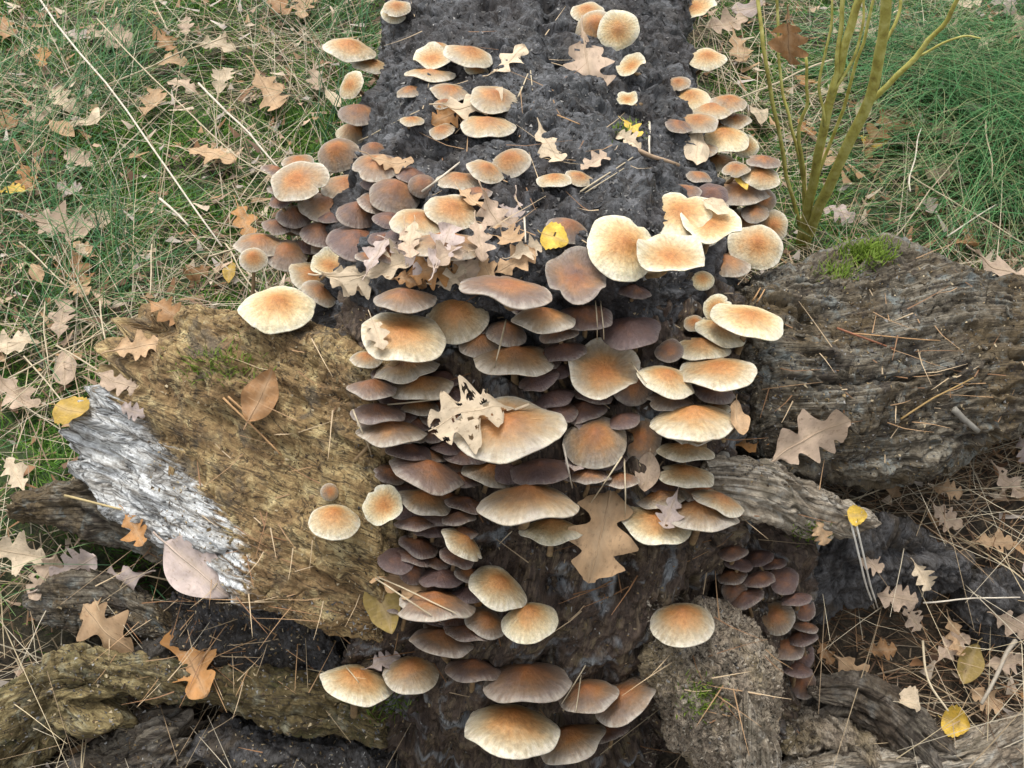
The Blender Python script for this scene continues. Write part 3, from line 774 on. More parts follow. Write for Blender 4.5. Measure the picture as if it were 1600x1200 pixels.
A1 = 'on the mossy edge of the bark'
A2 = 'in the grassy flank troop'
A3 = 'in the tuft on the bark'
A4 = 'beside the top of the ochre buttress'
A5 = 'in the stack against the ochre buttress root'
A6 = 'in the dark middle of the root end'
A7 = 'in the stack against the grey side root'
A8 = 'where trunk meets side root'
A9 = 'on the trunk flank facing the shrub'
A10 = 'near the far trunk end'
A11 = 'low on the root end below the ochre buttress'
A12 = 'in the bottom tier under the root end'
A13 = 'in the shaded group behind the sandy soil clump'
DARKER = (A2, A5, A6, A11, A12, A13)
MUSH = [
 (547, 72, 75, 38, 8, .35, 'shelf', A1), (580, 98, 52, 27, 10, .35, 'shelf', A1), (548, 132, 44, 34, -55, .3, 'flat', A1), (615, 18, 38, 30, 0, .2, 'dome', A1),
 (560, 173, 58, 36, 0, .6, 'dome', A1), (555, 205, 56, 40, 5, .42, 'dome', A1),
 (527, 236, 64, 54, -20, .55, 'dome', A2), (466, 280, 86, 64, -25, .45, 'flat', A2, 0.015, 'large tan flat mushroom jutting out over the grass from the flank troop'),
 (540, 287, 70, 44, 0, .5, 'shelf', A2), (590, 255, 78, 44, 0, .55, 'shelf', A2), (617, 298, 76, 56, 8, .6, 'dome', A2), (660, 287, 42, 34, 0, .6, 'button', A2),
 (513, 318, 84, 52, 5, .5, 'shelf', A2), (560, 328, 64, 44, 5, .66, 'dome', A2), (460, 333, 52, 38, 0, .64, 'dome', A2), (503, 360, 64, 42, 5, .68, 'dome', A2),
 (557, 372, 92, 58, 0, .74, 'shelf', A2, 0.01), (434, 350, 46, 28, 0, .6, 'shelf', A2), (407, 377, 75, 42, 0, .5, 'shelf', A2), (395, 402, 42, 38, -10, .42, 'dome', A2), (448, 393, 64, 50, 0, .58, 'dome', A2, 0.01),
 (610, 340, 50, 30, 10, .7, 'shelf', A2), (585, 230, 40, 26, 0, .6, 'dome', A2), (600, 372, 45, 30, 0, .8, 'shelf', A2),
 (717, 278, 66, 32, 0, .5, 'shelf', A3), (760, 264, 56, 36, 20, .45, 'shelf', A3), (797, 249, 60, 46, -15, .5, 'dome', A3),
 (653, 342, 80, 48, 0, .32, 'shelf', A3, 0.012), (708, 326, 80, 58, 10, .4, 'shelf', A3), (697, 376, 112, 46, 3, .5, 'shelf', A3), (745, 298, 45, 22, 0, .66, 'shelf', A3),
 (733, 82, 70, 36, 12, .4, 'shelf', A3), (676, 92, 60, 36, -5, .27, 'wavy', A3), (672, 113, 72, 24, 3, .4, 'flat', A3), (703, 140, 56, 30, 5, .5, 'shelf', A3), (773, 150, 72, 46, 12, .4, 'shelf', A3), (762, 192, 78, 38, 2, .38, 'shelf', A3), (745, 106, 36, 25, 15, .36, 'shelf', A3),
 (866, 278, 50, 25, 0, .35, 'shelf', A3), (905, 276, 42, 26, 15, .45, 'shelf', A3),
 (516, 415, 58, 48, 10, .18, 'wavy', A4), (484, 430, 62, 48, 30, .38, 'shelf', A4), (502, 455, 55, 38, 20, .5, 'shelf', A4),
 (434, 476, 106, 78, -5, .08, 'shelf', A4, 0.01, 'large cream mushroom with a tan centre leaning over the ochre buttress'), (632, 462, 88, 42, 0, .56, 'shelf', A4),
 (630, 521, 126, 86, 4, .3, 'flat', A5, 0.02, 'large pale tan mushroom crowning the stack by the ochre buttress'),
 (572, 558, 48, 28, 0, .4, 'shelf', A5), (634, 570, 96, 36, -8, .4, 'shelf', A5, 0.008), (582, 602, 72, 34, 0, .62, 'shelf', A5), (656, 598, 98, 44, -6, .45, 'shelf', A5, 0.006),
 (590, 640, 78, 36, 0, .66, 'shelf', A5), (655, 632, 60, 28, 0, .5, 'shelf', A5), (612, 668, 100, 44, 2, .52, 'shelf', A5, 0.008), (652, 660, 42, 26, 10, .7, 'shelf', A5), (677, 676, 38, 30, 0, .62, 'shelf', A5),
 (670, 732, 108, 56, 18, .66, 'shelf', A5, 0.006), (610, 738, 48, 32, 22, .66, 'shelf', A5), (722, 743, 56, 30, 12, .7, 'shelf', A5), (766, 735, 78, 40, 12, .48, 'shelf', A5),
 (665, 778, 80, 44, 12, .48, 'shelf', A5), (717, 806, 50, 22, -5, .64, 'shelf', A5), (650, 814, 62, 22, 0, .68, 'shelf', A5), (640, 700, 70, 30, 10, .8, 'shelf', A5), (700, 775, 50, 25, 12, .6, 'shelf', A5),
 (792, 662, 162, 106, -5, .38, 'flat', A6, 0.03, 'largest mushroom, pale tan with a holey leaf lying across it'),
 (825, 776, 142, 64, 0, .42, 'shelf', A6, 0.015, 'wide tan mushroom with an orange centre above the big brown oak leaf'), (862, 822, 92, 44, 0, .15, 'shelf', A6, -0.008),
 (792, 448, 132, 52, 8, .62, 'flat', A6, 0.015), (712, 490, 92, 86, -15, .34, 'dome', A6), (750, 532, 62, 46, 0, .55, 'dome', A6), (792, 515, 62, 42, 10, .56, 'dome', A6), (805, 555, 116, 54, 3, .48, 'shelf', A6, 0.01),
 (850, 492, 94, 42, 5, .48, 'shelf', A6), (872, 518, 58, 28, -15, .6, 'shelf', A6), (900, 434, 96, 82, 10, .58, 'wavy', A6, 0, 'greyish brown wavy mushroom beside the big cream cluster'), (915, 490, 78, 48, 0, .76, 'shelf', A6), (985, 512, 92, 56, -5, .92, 'shelf', A6),
 (942, 580, 108, 92, 15, .42, 'wavy', A6, 0.01), (988, 600, 62, 72, 20, .58, 'dome', A6), (930, 684, 94, 86, 0, .48, 'dome', A6, 0.006), (1000, 684, 66, 88, 5, .54, 'dome', A6), (845, 730, 92, 44, -3, .76, 'shelf', A6), (920, 740, 62, 26, 0, .6, 'shelf', A6), (970, 746, 58, 26, 0, .6, 'shelf', A6), (1040, 757, 52, 30, 10, .82, 'shelf', A6),
 (840, 590, 60, 34, -20, .85, 'shelf', A6), (870, 640, 60, 40, 0, .82, 'shelf', A6),
 (1120, 480, 42, 44, -20, .1, 'shelf', A7, 0.01), (1170, 496, 104, 58, 14, .1, 'flat', A7, 0.025, 'large cream flat mushroom topping the stack by the grey side root'), (1127, 514, 80, 38, 22, .15, 'shelf', A7, 0.008), (1085, 503, 34, 26, 0, .45, 'shelf', A7), (1098, 538, 80, 40, 5, .27, 'shelf', A7), (1046, 546, 42, 38, 0, .62, 'shelf', A7),
 (1043, 589, 84, 50, 18, .27, 'shelf', A7), (1121, 576, 112, 60, -3, .35, 'flat', A7, 0.012, 'tan flat mushroom below the cream topmost one in the side root stack'), (1085, 650, 136, 60, 0, .33, 'shelf', A7, 0.012, 'wide pale tan mushroom midway down the stack by the side root'), (1072, 700, 82, 32, 3, .3, 'shelf', A7), (1073, 738, 84, 40, 10, .33, 'shelf', A7), (1124, 779, 76, 34, 22, .4, 'shelf', A7), (1096, 796, 112, 50, 8, .5, 'shelf', A7), (1027, 812, 102, 76, 5, .22, 'flat', A7, 0.008),
 (975, 382, 112, 98, 25, .1, 'shelf', A8, 0.012), (1048, 401, 102, 66, 15, .22, 'wavy', A8, 0.03), (1062, 332, 106, 76, 0, .1, 'flat', A8, 0.012), (1110, 350, 90, 64, 5, .06, 'wavy', A8, 0.035), (1182, 382, 78, 74, 20, .3, 'shelf', A8), (1162, 345, 58, 46, 10, .34, 'shelf', A8), (1098, 436, 34, 28, 0, .12, 'button', A8), (1133, 408, 72, 42, 5, .55, 'shelf', A8), (888, 354, 62, 42, 20, .6, 'dome', A8), (1150, 395, 60, 40, 0, .45, 'shelf', A8),
 (1079, 151, 60, 40, 0, .15, 'shelf', A9), (1139, 157, 54, 30, 5, .5, 'shelf', A9), (1112, 168, 62, 28, 0, .42, 'shelf', A9), (1090, 188, 58, 36, 0, .45, 'shelf', A9), (1131, 211, 78, 46, 8, .12, 'shelf', A9, 0.01), (1166, 228, 36, 40, 30, .05, 'shelf', A9), (1122, 250, 58, 30, 0, .4, 'shelf', A9), (1190, 273, 54, 42, 15, .34, 'shelf', A9), (1158, 295, 78, 46, 0, .56, 'shelf', A9), (1194, 312, 36, 42, 40, .55, 'dome', A9), (1112, 302, 48, 40, 0, .85, 'shelf', A9), (1208, 352, 46, 52, 20, .34, 'shelf', A9), (1150, 262, 40, 26, 0, .5, 'shelf', A9), (1180, 330, 42, 32, 10, .5, 'shelf', A9), (1150, 185, 45, 25, 5, .45, 'shelf', A9),
 (1105, 89, 54, 36, 5, .24, 'shelf', A10), (1087, 11, 56, 38, 0, .1, 'wavy', A10), (966, 46, 60, 74, 10, .12, 'flat', A10, 0.012), (930, 40, 62, 58, -10, .4, 'dome', A10), (918, 15, 48, 32, 0, .35, 'shelf', A10), (986, 103, 44, 30, -20, .22, 'wavy', A10), (980, 155, 30, 24, 0, .15, 'wavy', A10), (1060, 128, 36, 24, 0, .5, 'shelf', A10), (620, 10, 40, 28, 0, .4, 'shelf', A10),
 (522, 808, 76, 58, 0, .27, 'dome', A11, 0.004, 'pale tan domed mushroom growing alone on the ochre buttress'), (515, 768, 27, 26, 0, .5, 'button', A11, 0, 'tiny brown button mushroom on the ochre buttress'), (598, 790, 58, 62, 0, .16, 'wavy', A11, 0.022, 'cream wavy mushroom at the edge of the ochre buttress beside the stack'),
 (726, 846, 74, 36, 38, .33, 'shelf', A11), (655, 849, 58, 36, 18, .74, 'shelf', A11), (715, 867, 54, 30, 25, .74, 'shelf', A11), (620, 872, 58, 42, 0, .88, 'shelf', A11), (690, 898, 64, 38, 0, .86, 'shelf', A11), (680, 938, 116, 54, 3, .58, 'shelf', A11, 0.01), (780, 913, 90, 64, 22, .27, 'shelf', A11, 0.006), (760, 969, 60, 50, 30, .55, 'shelf', A11), (826, 963, 86, 64, -8, .18, 'dome', A11, 0.006), (692, 996, 98, 42, 10, .58, 'shelf', A11), (732, 984, 64, 30, 10, .64, 'shelf', A11), (645, 892, 40, 40, 10, .7, 'dome', A11),
 (560, 1061, 106, 64, 15, .25, 'shelf', A12, 0.006), (642, 1046, 82, 64, -5, .42, 'dome', A12), (740, 1040, 80, 42, 5, .64, 'shelf', A12), (825, 1056, 126, 72, 0, .58, 'shelf', A12, 0.006), (800, 1128, 144, 84, 6, .32, 'shelf', A12, 0.012), (918, 1080, 88, 56, -12, .58, 'shelf', A12), (973, 1088, 96, 66, -28, .58, 'shelf', A12), (890, 1150, 106, 62, -18, .48, 'shelf', A12), (952, 1138, 56, 34, -20, .72, 'shelf', A12), (1066, 966, 96, 72, 0, .36, 'dome', A12, 0.006, 'tan domed mushroom with orange top growing above the sandy soil clump'),
 (1212, 963, 54, 74, -12, .48, 'dome', A13), (1256, 950, 36, 60, 15, .72, 'shelf', A13, -0.008), (1230, 1008, 50, 44, 15, .6, 'shelf', A13), (1250, 1022, 44, 58, 20, .76, 'shelf', A13, -0.01), (1252, 1066, 48, 56, 20, .62, 'shelf', A13, -0.006), (1165, 931, 52, 32, -20, .7, 'shelf', A13), (1147, 922, 38, 40, -10, .6, 'shelf', A13), (1185, 902, 48, 28, -10, .76, 'shelf', A13), (1225, 905, 45, 45, 10, .78, 'shelf', A13),
]
rf_ = np.random.default_rng(14)
def filler(count, x0, x1, y0, y1, where, t0, t1, s0, s1, lift):
    done = 0
    for _ in range(count * 30):
        x, y = rf_.uniform(x0, x1), rf_.uniform(y0, y1)
        if min(math.hypot((x - m[0]) / 1.0, (y - m[1]) / 0.55) for m in MUSH) < 30: continue
        wd = rf_.uniform(s0, s1)
        MUSH.append((x, y, wd, wd * rf_.uniform(0.42, 0.62), rf_.uniform(-15, 18), rf_.uniform(t0, t1), 'shelf', where, lift))
        done += 1
        if done >= count: break
filler(12, 575, 720, 560, 690, A5, 0.6, 0.95, 40, 72, -0.008)
filler(10, 635, 750, 690, 830, A5, 0.6, 0.95, 40, 66, -0.008)
filler(18, 700, 1000, 450, 770, A6, 0.65, 0.95, 44, 76, -0.010)
filler(14, 430, 650, 250, 400, A2, 0.5, 0.8, 34, 60, -0.006)
filler(9, 1060, 1200, 150, 380, A9, 0.3, 0.7, 30, 50, -0.006)
filler(8, 1020, 1130, 540, 790, A7, 0.35, 0.7, 50, 80, -0.010)
filler(9, 635, 760, 850, 1010, A11, 0.6, 0.9, 38, 66, -0.008)
filler(5, 1140, 1230, 860, 915, A13, 0.6, 0.9, 34, 50, -0.004)
filler(4, 1240, 1262, 930, 1070, A13, 0.6, 0.9, 34, 50, -0.004)
filler(6, 640, 800, 60, 210, A3, 0.35, 0.6, 30, 46, -0.004)
for m_ in MUSH:
    mushroom(*m_)

all_bvh = BVHTree.FromPolygons(np.vstack(BV + CAPV).tolist(), np.vstack(BF).tolist() + [tuple(i + BOFF[0] for i in f) for f in CAPF])

def hit_all(px, py):
    v = ray(px, py); L = np.linalg.norm(v)
    loc, n, i, dist = all_bvh.ray_cast(Vector(CAM), Vector(v / L), 4.0)
    g = gp(px, py); dg = np.linalg.norm(g - CAM)
    if loc is None or dist > dg:
        e = 0.03
        gn = np.array([-(float(ground_z(g[0] + e, g[1])) - float(ground_z(g[0] - e, g[1]))) / (2 * e), -(float(ground_z(g[0], g[1] + e)) - float(ground_z(g[0], g[1] - e))) / (2 * e), 1.0])
        return g, nrm(gn), True
    n = np.array(n)
    if n @ (v / L) > 0: n = -n
    return np.array(loc), n, False

# ------------------------------------------------------------------ leaves
def leaf_mesh(kind, rs, holes=0):
    """unit-length leaf along +X with stalk; lobed oak, oval beech, or round birch"""
    n = 46
    x = np.linspace(0, 1, n)
    if kind == 'oak':
        base = 0.33 * np.sin(np.pi * x ** 0.85) ** 0.75 * (0.35 + 0.85 * x)
        def margin():
            k = int(rs.integers(3, 5))
            cs = np.sort(np.linspace(0.26, 0.9, k) + rs.normal(0, 0.03, k))
            lob = np.zeros(n)
            for c in cs: lob = np.maximum(lob, np.exp(-(np.abs(x - c) / (0.30 / k)) ** 3) * rs.uniform(0.7, 1.05))
            lob = np.maximum(lob, smooth(0.93, 1.0, x))
            return base * (0.36 + 0.72 * lob) * (1 + 0.06 * np.sin(60 * x + rs.uniform(0, 6)))
        wl, wr = margin(), margin()
    elif kind == 'oval':
        wl = 0.24 * np.sin(np.pi * x ** 0.9) ** 0.8; wr = wl * 1.0
    else:
        wl = 0.40 * np.sin(np.pi * x ** 0.7) ** 0.7 * (1 + 0.05 * np.sin(40 * x)); wr = 0.40 * np.sin(np.pi * x ** 0.7) ** 0.7 * (1 + 0.05 * np.sin(40 * x + 1))
    cols = np.linspace(-1, 1, 21) if holes else np.array([-1, -0.66, -0.33, 0, 0.33, 0.66, 1.0])
    Y = np.where(cols[None, :] < 0, cols[None, :] * wl[:, None], cols[None, :] * wr[:, None])
    X = x[:, None] + 0.10 * np.abs(cols)[None, :] * np.abs(Y) * (1 if kind == 'oak' else 0.3)
    c1, c2, c3 = rs.uniform(-1.4, 2.6), rs.uniform(-0.7, 0.9), rs.uniform(-1.0, 1.0)
    f = rs.uniform(0.1, 0.5)
    a = rs.uniform(0, 6.28, 3)
    Z = c1 * Y ** 2 + c2 * (X - 0.5) ** 2 + c3 * (X - 0.5) * Y + 0.03 * np.sin(9 * X + a[0]) * np.abs(Y) * 4 + 0.02 * np.sin(14 * X + 13 * Y + a[1]) + f * np.abs(Y) * 0.35
    edge = np.abs(cols)[None, :] ** 3
    Z = Z + edge * 0.035 * np.sin(13 * X + a[2])
    Z = Z - Z.mean()
    V = np.stack([X - 0.5, Y, Z], -1).reshape(-1, 3)
    m = len(cols)
    I = np.arange(n * m).reshape(n, m)
    F = np.stack([I[:-1, :-1], I[1:, :-1], I[1:, 1:], I[:-1, 1:]], -1).reshape(-1, 4)
    if holes or (rs.random() < 0.5 and kind != 'oval'):            # bitten holes
        keep = np.ones(len(F), bool)
        ctr = V[F].mean(1)
        for _ in range(holes or rs.integers(1, 4)):
            c = ctr[rs.integers(len(ctr))]
            keep &= np.linalg.norm((ctr - c)[:, :2] * np.array([1, 1.7 if holes else 0.7]), axis=1) > rs.uniform(0.015, 0.05 if holes else 0.035)
        F = F[keep]
    vein = np.exp(-(np.abs(Y) / 0.012) ** 2) + 0.5 * np.exp(-((((X * 7 - np.abs(Y) * 5) % 1) - 0.5) / 0.09) ** 2) * (np.abs(cols)[None, :] < 0.9)
    # raised midrib and stalk
    zc = Z[:, len(cols) // 2]
    Pm = np.stack([x - 0.5, 0 * x, zc + 0.002], -1)[::3]
    Pm = np.vstack([[[-0.5 - 0.16, rs.uniform(-0.04, 0.04), zc[0] + 0.05]], [[-0.58, 0, zc[0] + 0.015]], Pm])
    tv, tf, t3 = tube(Pm, np.linspace(0.011, 0.004, len(Pm)), 5)
    off = len(V)
    VV = np.vstack([V, tv])
    luv = np.vstack([np.stack([X, Y * 2, 0 * X], -1).reshape(-1, 3), tv])
    return mesh('leaf', VV, [F, tf + off, t3 + off], {'luv': luv, 'vein': np.concatenate([np.clip(vein, 0, 1).ravel(), np.full(len(tv), 0.8)])})

LC = {'tan': ((0.46, 0.30, 0.165), 'tan'), 'pink': ((0.47, 0.35, 0.25), 'pinkish tan'), 'grey': ((0.42, 0.34, 0.30), 'greyish mauve'), 'pale': ((0.56, 0.45, 0.31), 'pale cream'),
      'brown': ((0.29, 0.155, 0.065), 'russet brown'), 'orange': ((0.40, 0.20, 0.07), 'orange brown'), 'yellow': ((0.66, 0.44, 0.07), 'yellow'), 'ochre': ((0.40, 0.26, 0.05), 'ochre'), 'olive': ((0.24, 0.17, 0.05), 'olive brown')}
LKIND = {'oak': 'lobed oak leaf', 'oval': 'oval leaf', 'round': 'small round leaf'}
def leaf(px, py, length, ang, col, kind='oak', where='', label=None, lift=0.004, tilt=None, group=None):
    rs = np.random.default_rng(abs(int(px * 77 + py * 13 + length)))
    p, n, on_ground = hit_all(px, py)
    # a leaf rests on several points: average the surface around it
    pts, ns = [p], [n]
    for a in range(6):
        q, m_, g = hit_all(px + 0.3 * length * math.cos(a * 1.05), py + 0.3 * length * math.sin(a * 1.05))
        if np.linalg.norm(q - p) < 0.06: pts.append(q); ns.append(m_)
    nv = nrm(np.mean(ns, 0) + (np.array([0, 0, 0.5]) if not on_ground else 0) + rs.normal(0, 0.16, 3))
    cd = nrm(CAM - p)
    if tilt is not None: nv = nrm(nv * (1 - tilt) + cd * tilt)
    if nv @ cd < 0.25: nv = nrm(nv + cd * 0.6)
    d = (p - CAM) @ FWD
    s = length / FPX * d
    a = math.radians(ang)
    im = RT * math.cos(a) - UP * math.sin(a)
    # direction in the leaf plane that projects on the wanted image direction
    r_ = ray(px, py)
    xdir = im - nv * (im @ nv)
    k = (im @ nv) / (r_ @ nv); xdir = im - r_ * k
    s_len = s * min(np.linalg.norm(xdir), 1.6)
    xdir = nrm(xdir)
    ydir = np.cross(nv, xdir)
    h = lift + (0.02 if on_ground else 0) + (0.03 if where == B5 and on_ground else 0)
    o = obj('leaf' if kind != 'oak' else 'oak_leaf', leaf_mesh(kind, rs, 20 if label and 'holes' in label else 0), M['leaf'])
    if not on_ground: s *= 1.12; s_len *= 1.12
    top = max((q - p) @ nv for q in pts)
    P = p + nv * (h + 0.35 * min(top, 0.012))
    Mx = Matrix(((xdir[0], ydir[0], nv[0], P[0]), (xdir[1], ydir[1], nv[1], P[1]), (xdir[2], ydir[2], nv[2], P[2]), (0, 0, 0, 1)))
    o.matrix_world = Mx @ Matrix.Diagonal((s_len, s * (1.3 if not (label and 'holes' in label) else 2.0), s, 1))
    c = np.array(LC[col][0]) * rs.uniform(0.95, 1.25)
    o.color = (*c, 1)
    sz = 'large ' if length > 85 else 'small ' if length < 50 and kind != 'round' else ''
    lab = label or f'{sz}{LC[col][1]} {LKIND[kind]} {where}'
    tag(o, lab, 'leaf', group or ('leaves ' + where))
    return o
B1, B2, B3, B4 = 'lying on the grey bark of the trunk', 'caught among the mushroom caps', 'in the mossy grass beside the trunk', 'among needles and litter beside the soil clods'
B5, B6, B7 = 'in the hollow beneath the white weathered wood', 'on the grey side root', 'in the rough grass around the shrub'
LEAVES = [
 (545, 440, 70, 20, 'pale', 'oak', B2), (610, 425, 80, -20, 'pale', 'oak', B2), (660, 412, 60, 30, 'grey', 'oak', B2), (715, 440, 66, -10, 'pale', 'oak', B2), (770, 425, 56, 60, 'tan', 'oak', B2), (590, 405, 60, -60, 'grey', 'oak', B2), (700, 405, 60, 160, 'pink', 'oak', B2), (645, 375, 46, 100, 'pale', 'oak', B2), (790, 375, 60, 20, 'tan', 'oak', B1), (745, 380, 60, 80, 'pink', 'oak', B1), (735, 320, 50, 40, 'tan', 'oak', B1), (820, 395, 50, -20, 'pale', 'oak', B1), (980, 225, 44, 30, 'pale', 'oak', B1), (1120, 330, 40, 30, 'pale', 'oval', B2),
 (795, 103, 62, -40, 'pale', 'oak', B1), (918, 112, 112, 82, 'pink', 'oak', B1), (860, 234, 68, 60, 'pale', 'oak', B1), (934, 258, 52, 150, 'pink', 'oak', B1), (735, 172, 90, -15, 'pale', 'oak', B1), (705, 185, 60, 160, 'orange', 'oak', B1),
 (867, 374, 40, 20, 'yellow', 'round', B2), (805, 412, 66, -30, 'tan', 'oak', B2), (770, 345, 84, 60, 'pink', 'oak', B1), (800, 345, 66, 100, 'grey', 'oak', B1), (690, 392, 74, -70, 'grey', 'oak', B2), (640, 395, 64, 30, 'grey', 'oak', B2), (575, 432, 110, -12, 'pale', 'oak', B2), (680, 428, 90, -8, 'orange', 'oak', B2), (735, 424, 74, -30, 'pink', 'oak', B2), (640, 385, 50, 80, 'pink', 'oak', B2),
 (738, 660, 125, 165, 'pale', 'oak', B2, 'pale pinkish leaf full of holes lying across the largest mushroom', 0.008), (938, 828, 152, 103, 'tan', 'oak', B2, 'large tan brown oak leaf hanging below the root end mushrooms', 0.012, 0.6), (1012, 744, 56, 98, 'pink', 'oval', B2, None, 0.006, 0.5), (1045, 803, 58, 110, 'grey', 'oak', B2), (902, 728, 56, 100, 'grey', 'oval', B2),
 (1255, 682, 124, -28, 'pink', 'oak', B6, 'pinkish tan oak leaf with deep lobes on the grey side root', 0.012), (1160, 692, 92, -10, 'orange', 'oak', B2), (1150, 660, 50, 80, 'tan', 'oval', B2),
 (410, 622, 80, -65, 'brown', 'oval', 'on the ochre buttress', 'russet oval leaf standing on the ochre buttress root', 0.01, 0.3), (625, 915, 128, 18, 'tan', 'oak', B2, None, 0.008), (603, 946, 84, 68, 'olive', 'oval', B2), (742, 944, 36, 80, 'orange', 'oval', B2), (600, 1042, 50, -20, 'grey', 'oak', B2), (1086, 240, 60, 95, 'pale', 'oval', B2), (985, 205, 36, 40, 'yellow', 'oak', B1), (590, 525, 50, 70, 'pale', 'oak', B2), (610, 258, 66, 10, 'tan', 'oak', B2), (1160, 290, 28, 60, 'yellow', 'oval', B2), (640, 445, 50, 15, 'brown', 'oak', B2),
 (165, 972, 116, 48, 'tan', 'oak', B5), (298, 1035, 118, 65, 'orange', 'oak', B5), (158, 870, 96, -30, 'grey', 'oak', B5), (245, 902, 86, 160, 'grey', 'oak', B5), (310, 890, 118, 40, 'grey', 'oval', B5), (215, 828, 56, 60, 'orange', 'oak', B5), (45, 865, 92, 10, 'pale', 'oak', B5), (110, 880, 80, 120, 'pink', 'oak', B5), (10, 970, 50, 60, 'pale', 'oak', B5),
 (1560, 425, 96, 20, 'pink', 'oak', B6), (1500, 400, 60, 90, 'brown', 'oak', B6),
 (75, 110, 40, 90, 'orange', 'oak', B3), (18, 62, 56, 70, 'brown', 'oak', B3), (95, 372, 120, 10, 'pink', 'oak', B3), (150, 215, 74, -10, 'pale', 'oak', B3), (242, 186, 66, -60, 'tan', 'oak', B3), (430, 165, 84, 60, 'tan', 'oak', B3), (492, 145, 44, 80, 'pink', 'oak', B3), (335, 268, 80, 15, 'tan', 'oak', B3), (352, 152, 56, -70, 'pale', 'oak', B3), (30, 568, 92, -20, 'pale', 'oak', B3), (106, 522, 66, -80, 'pink', 'oak', B3), (20, 636, 84, 40, 'pink', 'oak', B3), (186, 602, 66, 20, 'pink', 'oak', B3), (120, 646, 50, 10, 'ochre', 'round', B3), (172, 362, 32, 0, 'pale', 'round', B3), (125, 416, 26, 0, 'pale', 'round', B3), (215, 545, 70, -10, 'tan', 'oak', B3), (262, 490, 56, 30, 'brown', 'oak', B3), (180, 78, 74, 20, 'pink', 'oak', B3), (130, 268, 56, 30, 'pink', 'oak', B3), (100, 318, 50, 10, 'grey', 'oak', B3), (385, 365, 60, 70, 'orange', 'oak', B3), (50, 300, 50, 70, 'orange', 'oak', B3), (30, 322, 44, 0, 'yellow', 'oak', B3), (345, 90, 60, 10, 'pale', 'oak', B3), (440, 30, 50, 40, 'brown', 'oak', B3), (480, 20, 60, 100, 'tan', 'oak', B3), (260, 80, 54, 50, 'brown', 'oak', B3), (130, 440, 60, 70, 'brown', 'oak', B3), (370, 450, 34, 100, 'ochre', 'oval', B3), (60, 205, 50, -20, 'pink', 'oak', B3), (300, 60, 40, 90, 'pink', 'oak', B3), (20, 205, 60, 30, 'brown', 'oak', B3), (210, 640, 40, 20, 'grey', 'oak', B3), (120, 80, 50, 20, 'grey', 'oak', B3),
 (1368, 222, 104, -48, 'brown', 'oak', B7), (1352, 244, 44, 10, 'yellow', 'oval', B7), (1465, 290, 56, 10, 'pink', 'oak', B7), (1340, 56, 60, 70, 'pink', 'oak', B7), (1128, 55, 70, -10, 'pink', 'oak', B7), (1152, 96, 56, 70, 'tan', 'oak', B7), (1590, 62, 56, 60, 'pink', 'oak', B7), (1258, 152, 40, 20, 'orange', 'oak', B7), (1300, 165, 50, -20, 'pale', 'oak', B7), (1555, 20, 60, 40, 'grey', 'oak', B7), (1500, 30, 56, 0, 'pale', 'oak', B7), (1290, 265, 40, 60, 'tan', 'oak', B7), (1480, 235, 60, 40, 'pink', 'oak', B7), (1300, 355, 60, 20, 'grey', 'oak', B7), (1250, 220, 40, 50, 'orange', 'oak', B7), (1550, 140, 40, 20, 'brown', 'oak', B7), (1450, 350, 50, 80, 'grey', 'oak', B7), (1590, 290, 50, 80, 'pink', 'oak', B7),
 (1398, 775, 60, -70, 'tan', 'oak', B4), (1455, 818, 60, 40, 'pink', 'oak', B4), (1396, 930, 66, 10, 'pink', 'oak', B4), (1465, 1000, 66, 70, 'tan', 'oak', B4), (1552, 1028, 60, -10, 'pink', 'oak', B4), (1497, 1040, 66, 110, 'olive', 'oval', B4), (1325, 1042, 76, 40, 'tan', 'oak', B4), (1490, 1132, 46, 20, 'yellow', 'round', B4, 'bright yellow leaf beside the pale grey root'), (1590, 1080, 60, 20, 'orange', 'oak', B4), (1336, 806, 28, 0, 'yellow', 'round', B4), (1420, 960, 46, 60, 'pink', 'oak', B4), (1530, 860, 60, 0, 'tan', 'oak', B4), (1575, 970, 60, 30, 'pink', 'oak', B4), (1520, 1080, 60, 30, 'tan', 'oak', B4), (1350, 880, 44, 30, 'pink', 'oak', B4), (1560, 770, 70, 40, 'pink', 'oak', B4), (1280, 1010, 40, 60, 'brown', 'oak', B4), (1420, 1100, 36, 20, 'pale', 'round', B4), (1590, 720, 60, 60, 'grey', 'oak', B4), (1470, 780, 50, 10, 'tan', 'oak', B4), (1280, 830, 40, 70, 'tan', 'oak', B4), (1380, 1010, 50, 0, 'brown', 'oak', B4), (1440, 900, 46, 60, 'pale', 'oak', B4),
]
for l_ in LEAVES:
    leaf(*l_)

rl = np.random.default_rng(3)
for k in range(95):
    px, py = rl.uniform(-40, 1640), rl.uniform(-60, 1150)
    p, n_, g = hit_all(px, py)
    if not g or (abs(p[0]) < 0.24 and p[1] > -0.2): continue
    wh = B3 if px < 700 else (B7 if py < 520 else B4)
    col = rl.choice(['pink', 'tan', 'grey', 'pale', 'brown', 'pale', 'pale', 'tan'])
    leaf(px, py, rl.uniform(34, 80) * (1.0 if py > 500 else 0.75), rl.uniform(0, 360), col, rl.choice(['oak', 'oak', 'oak', 'oval']), wh)

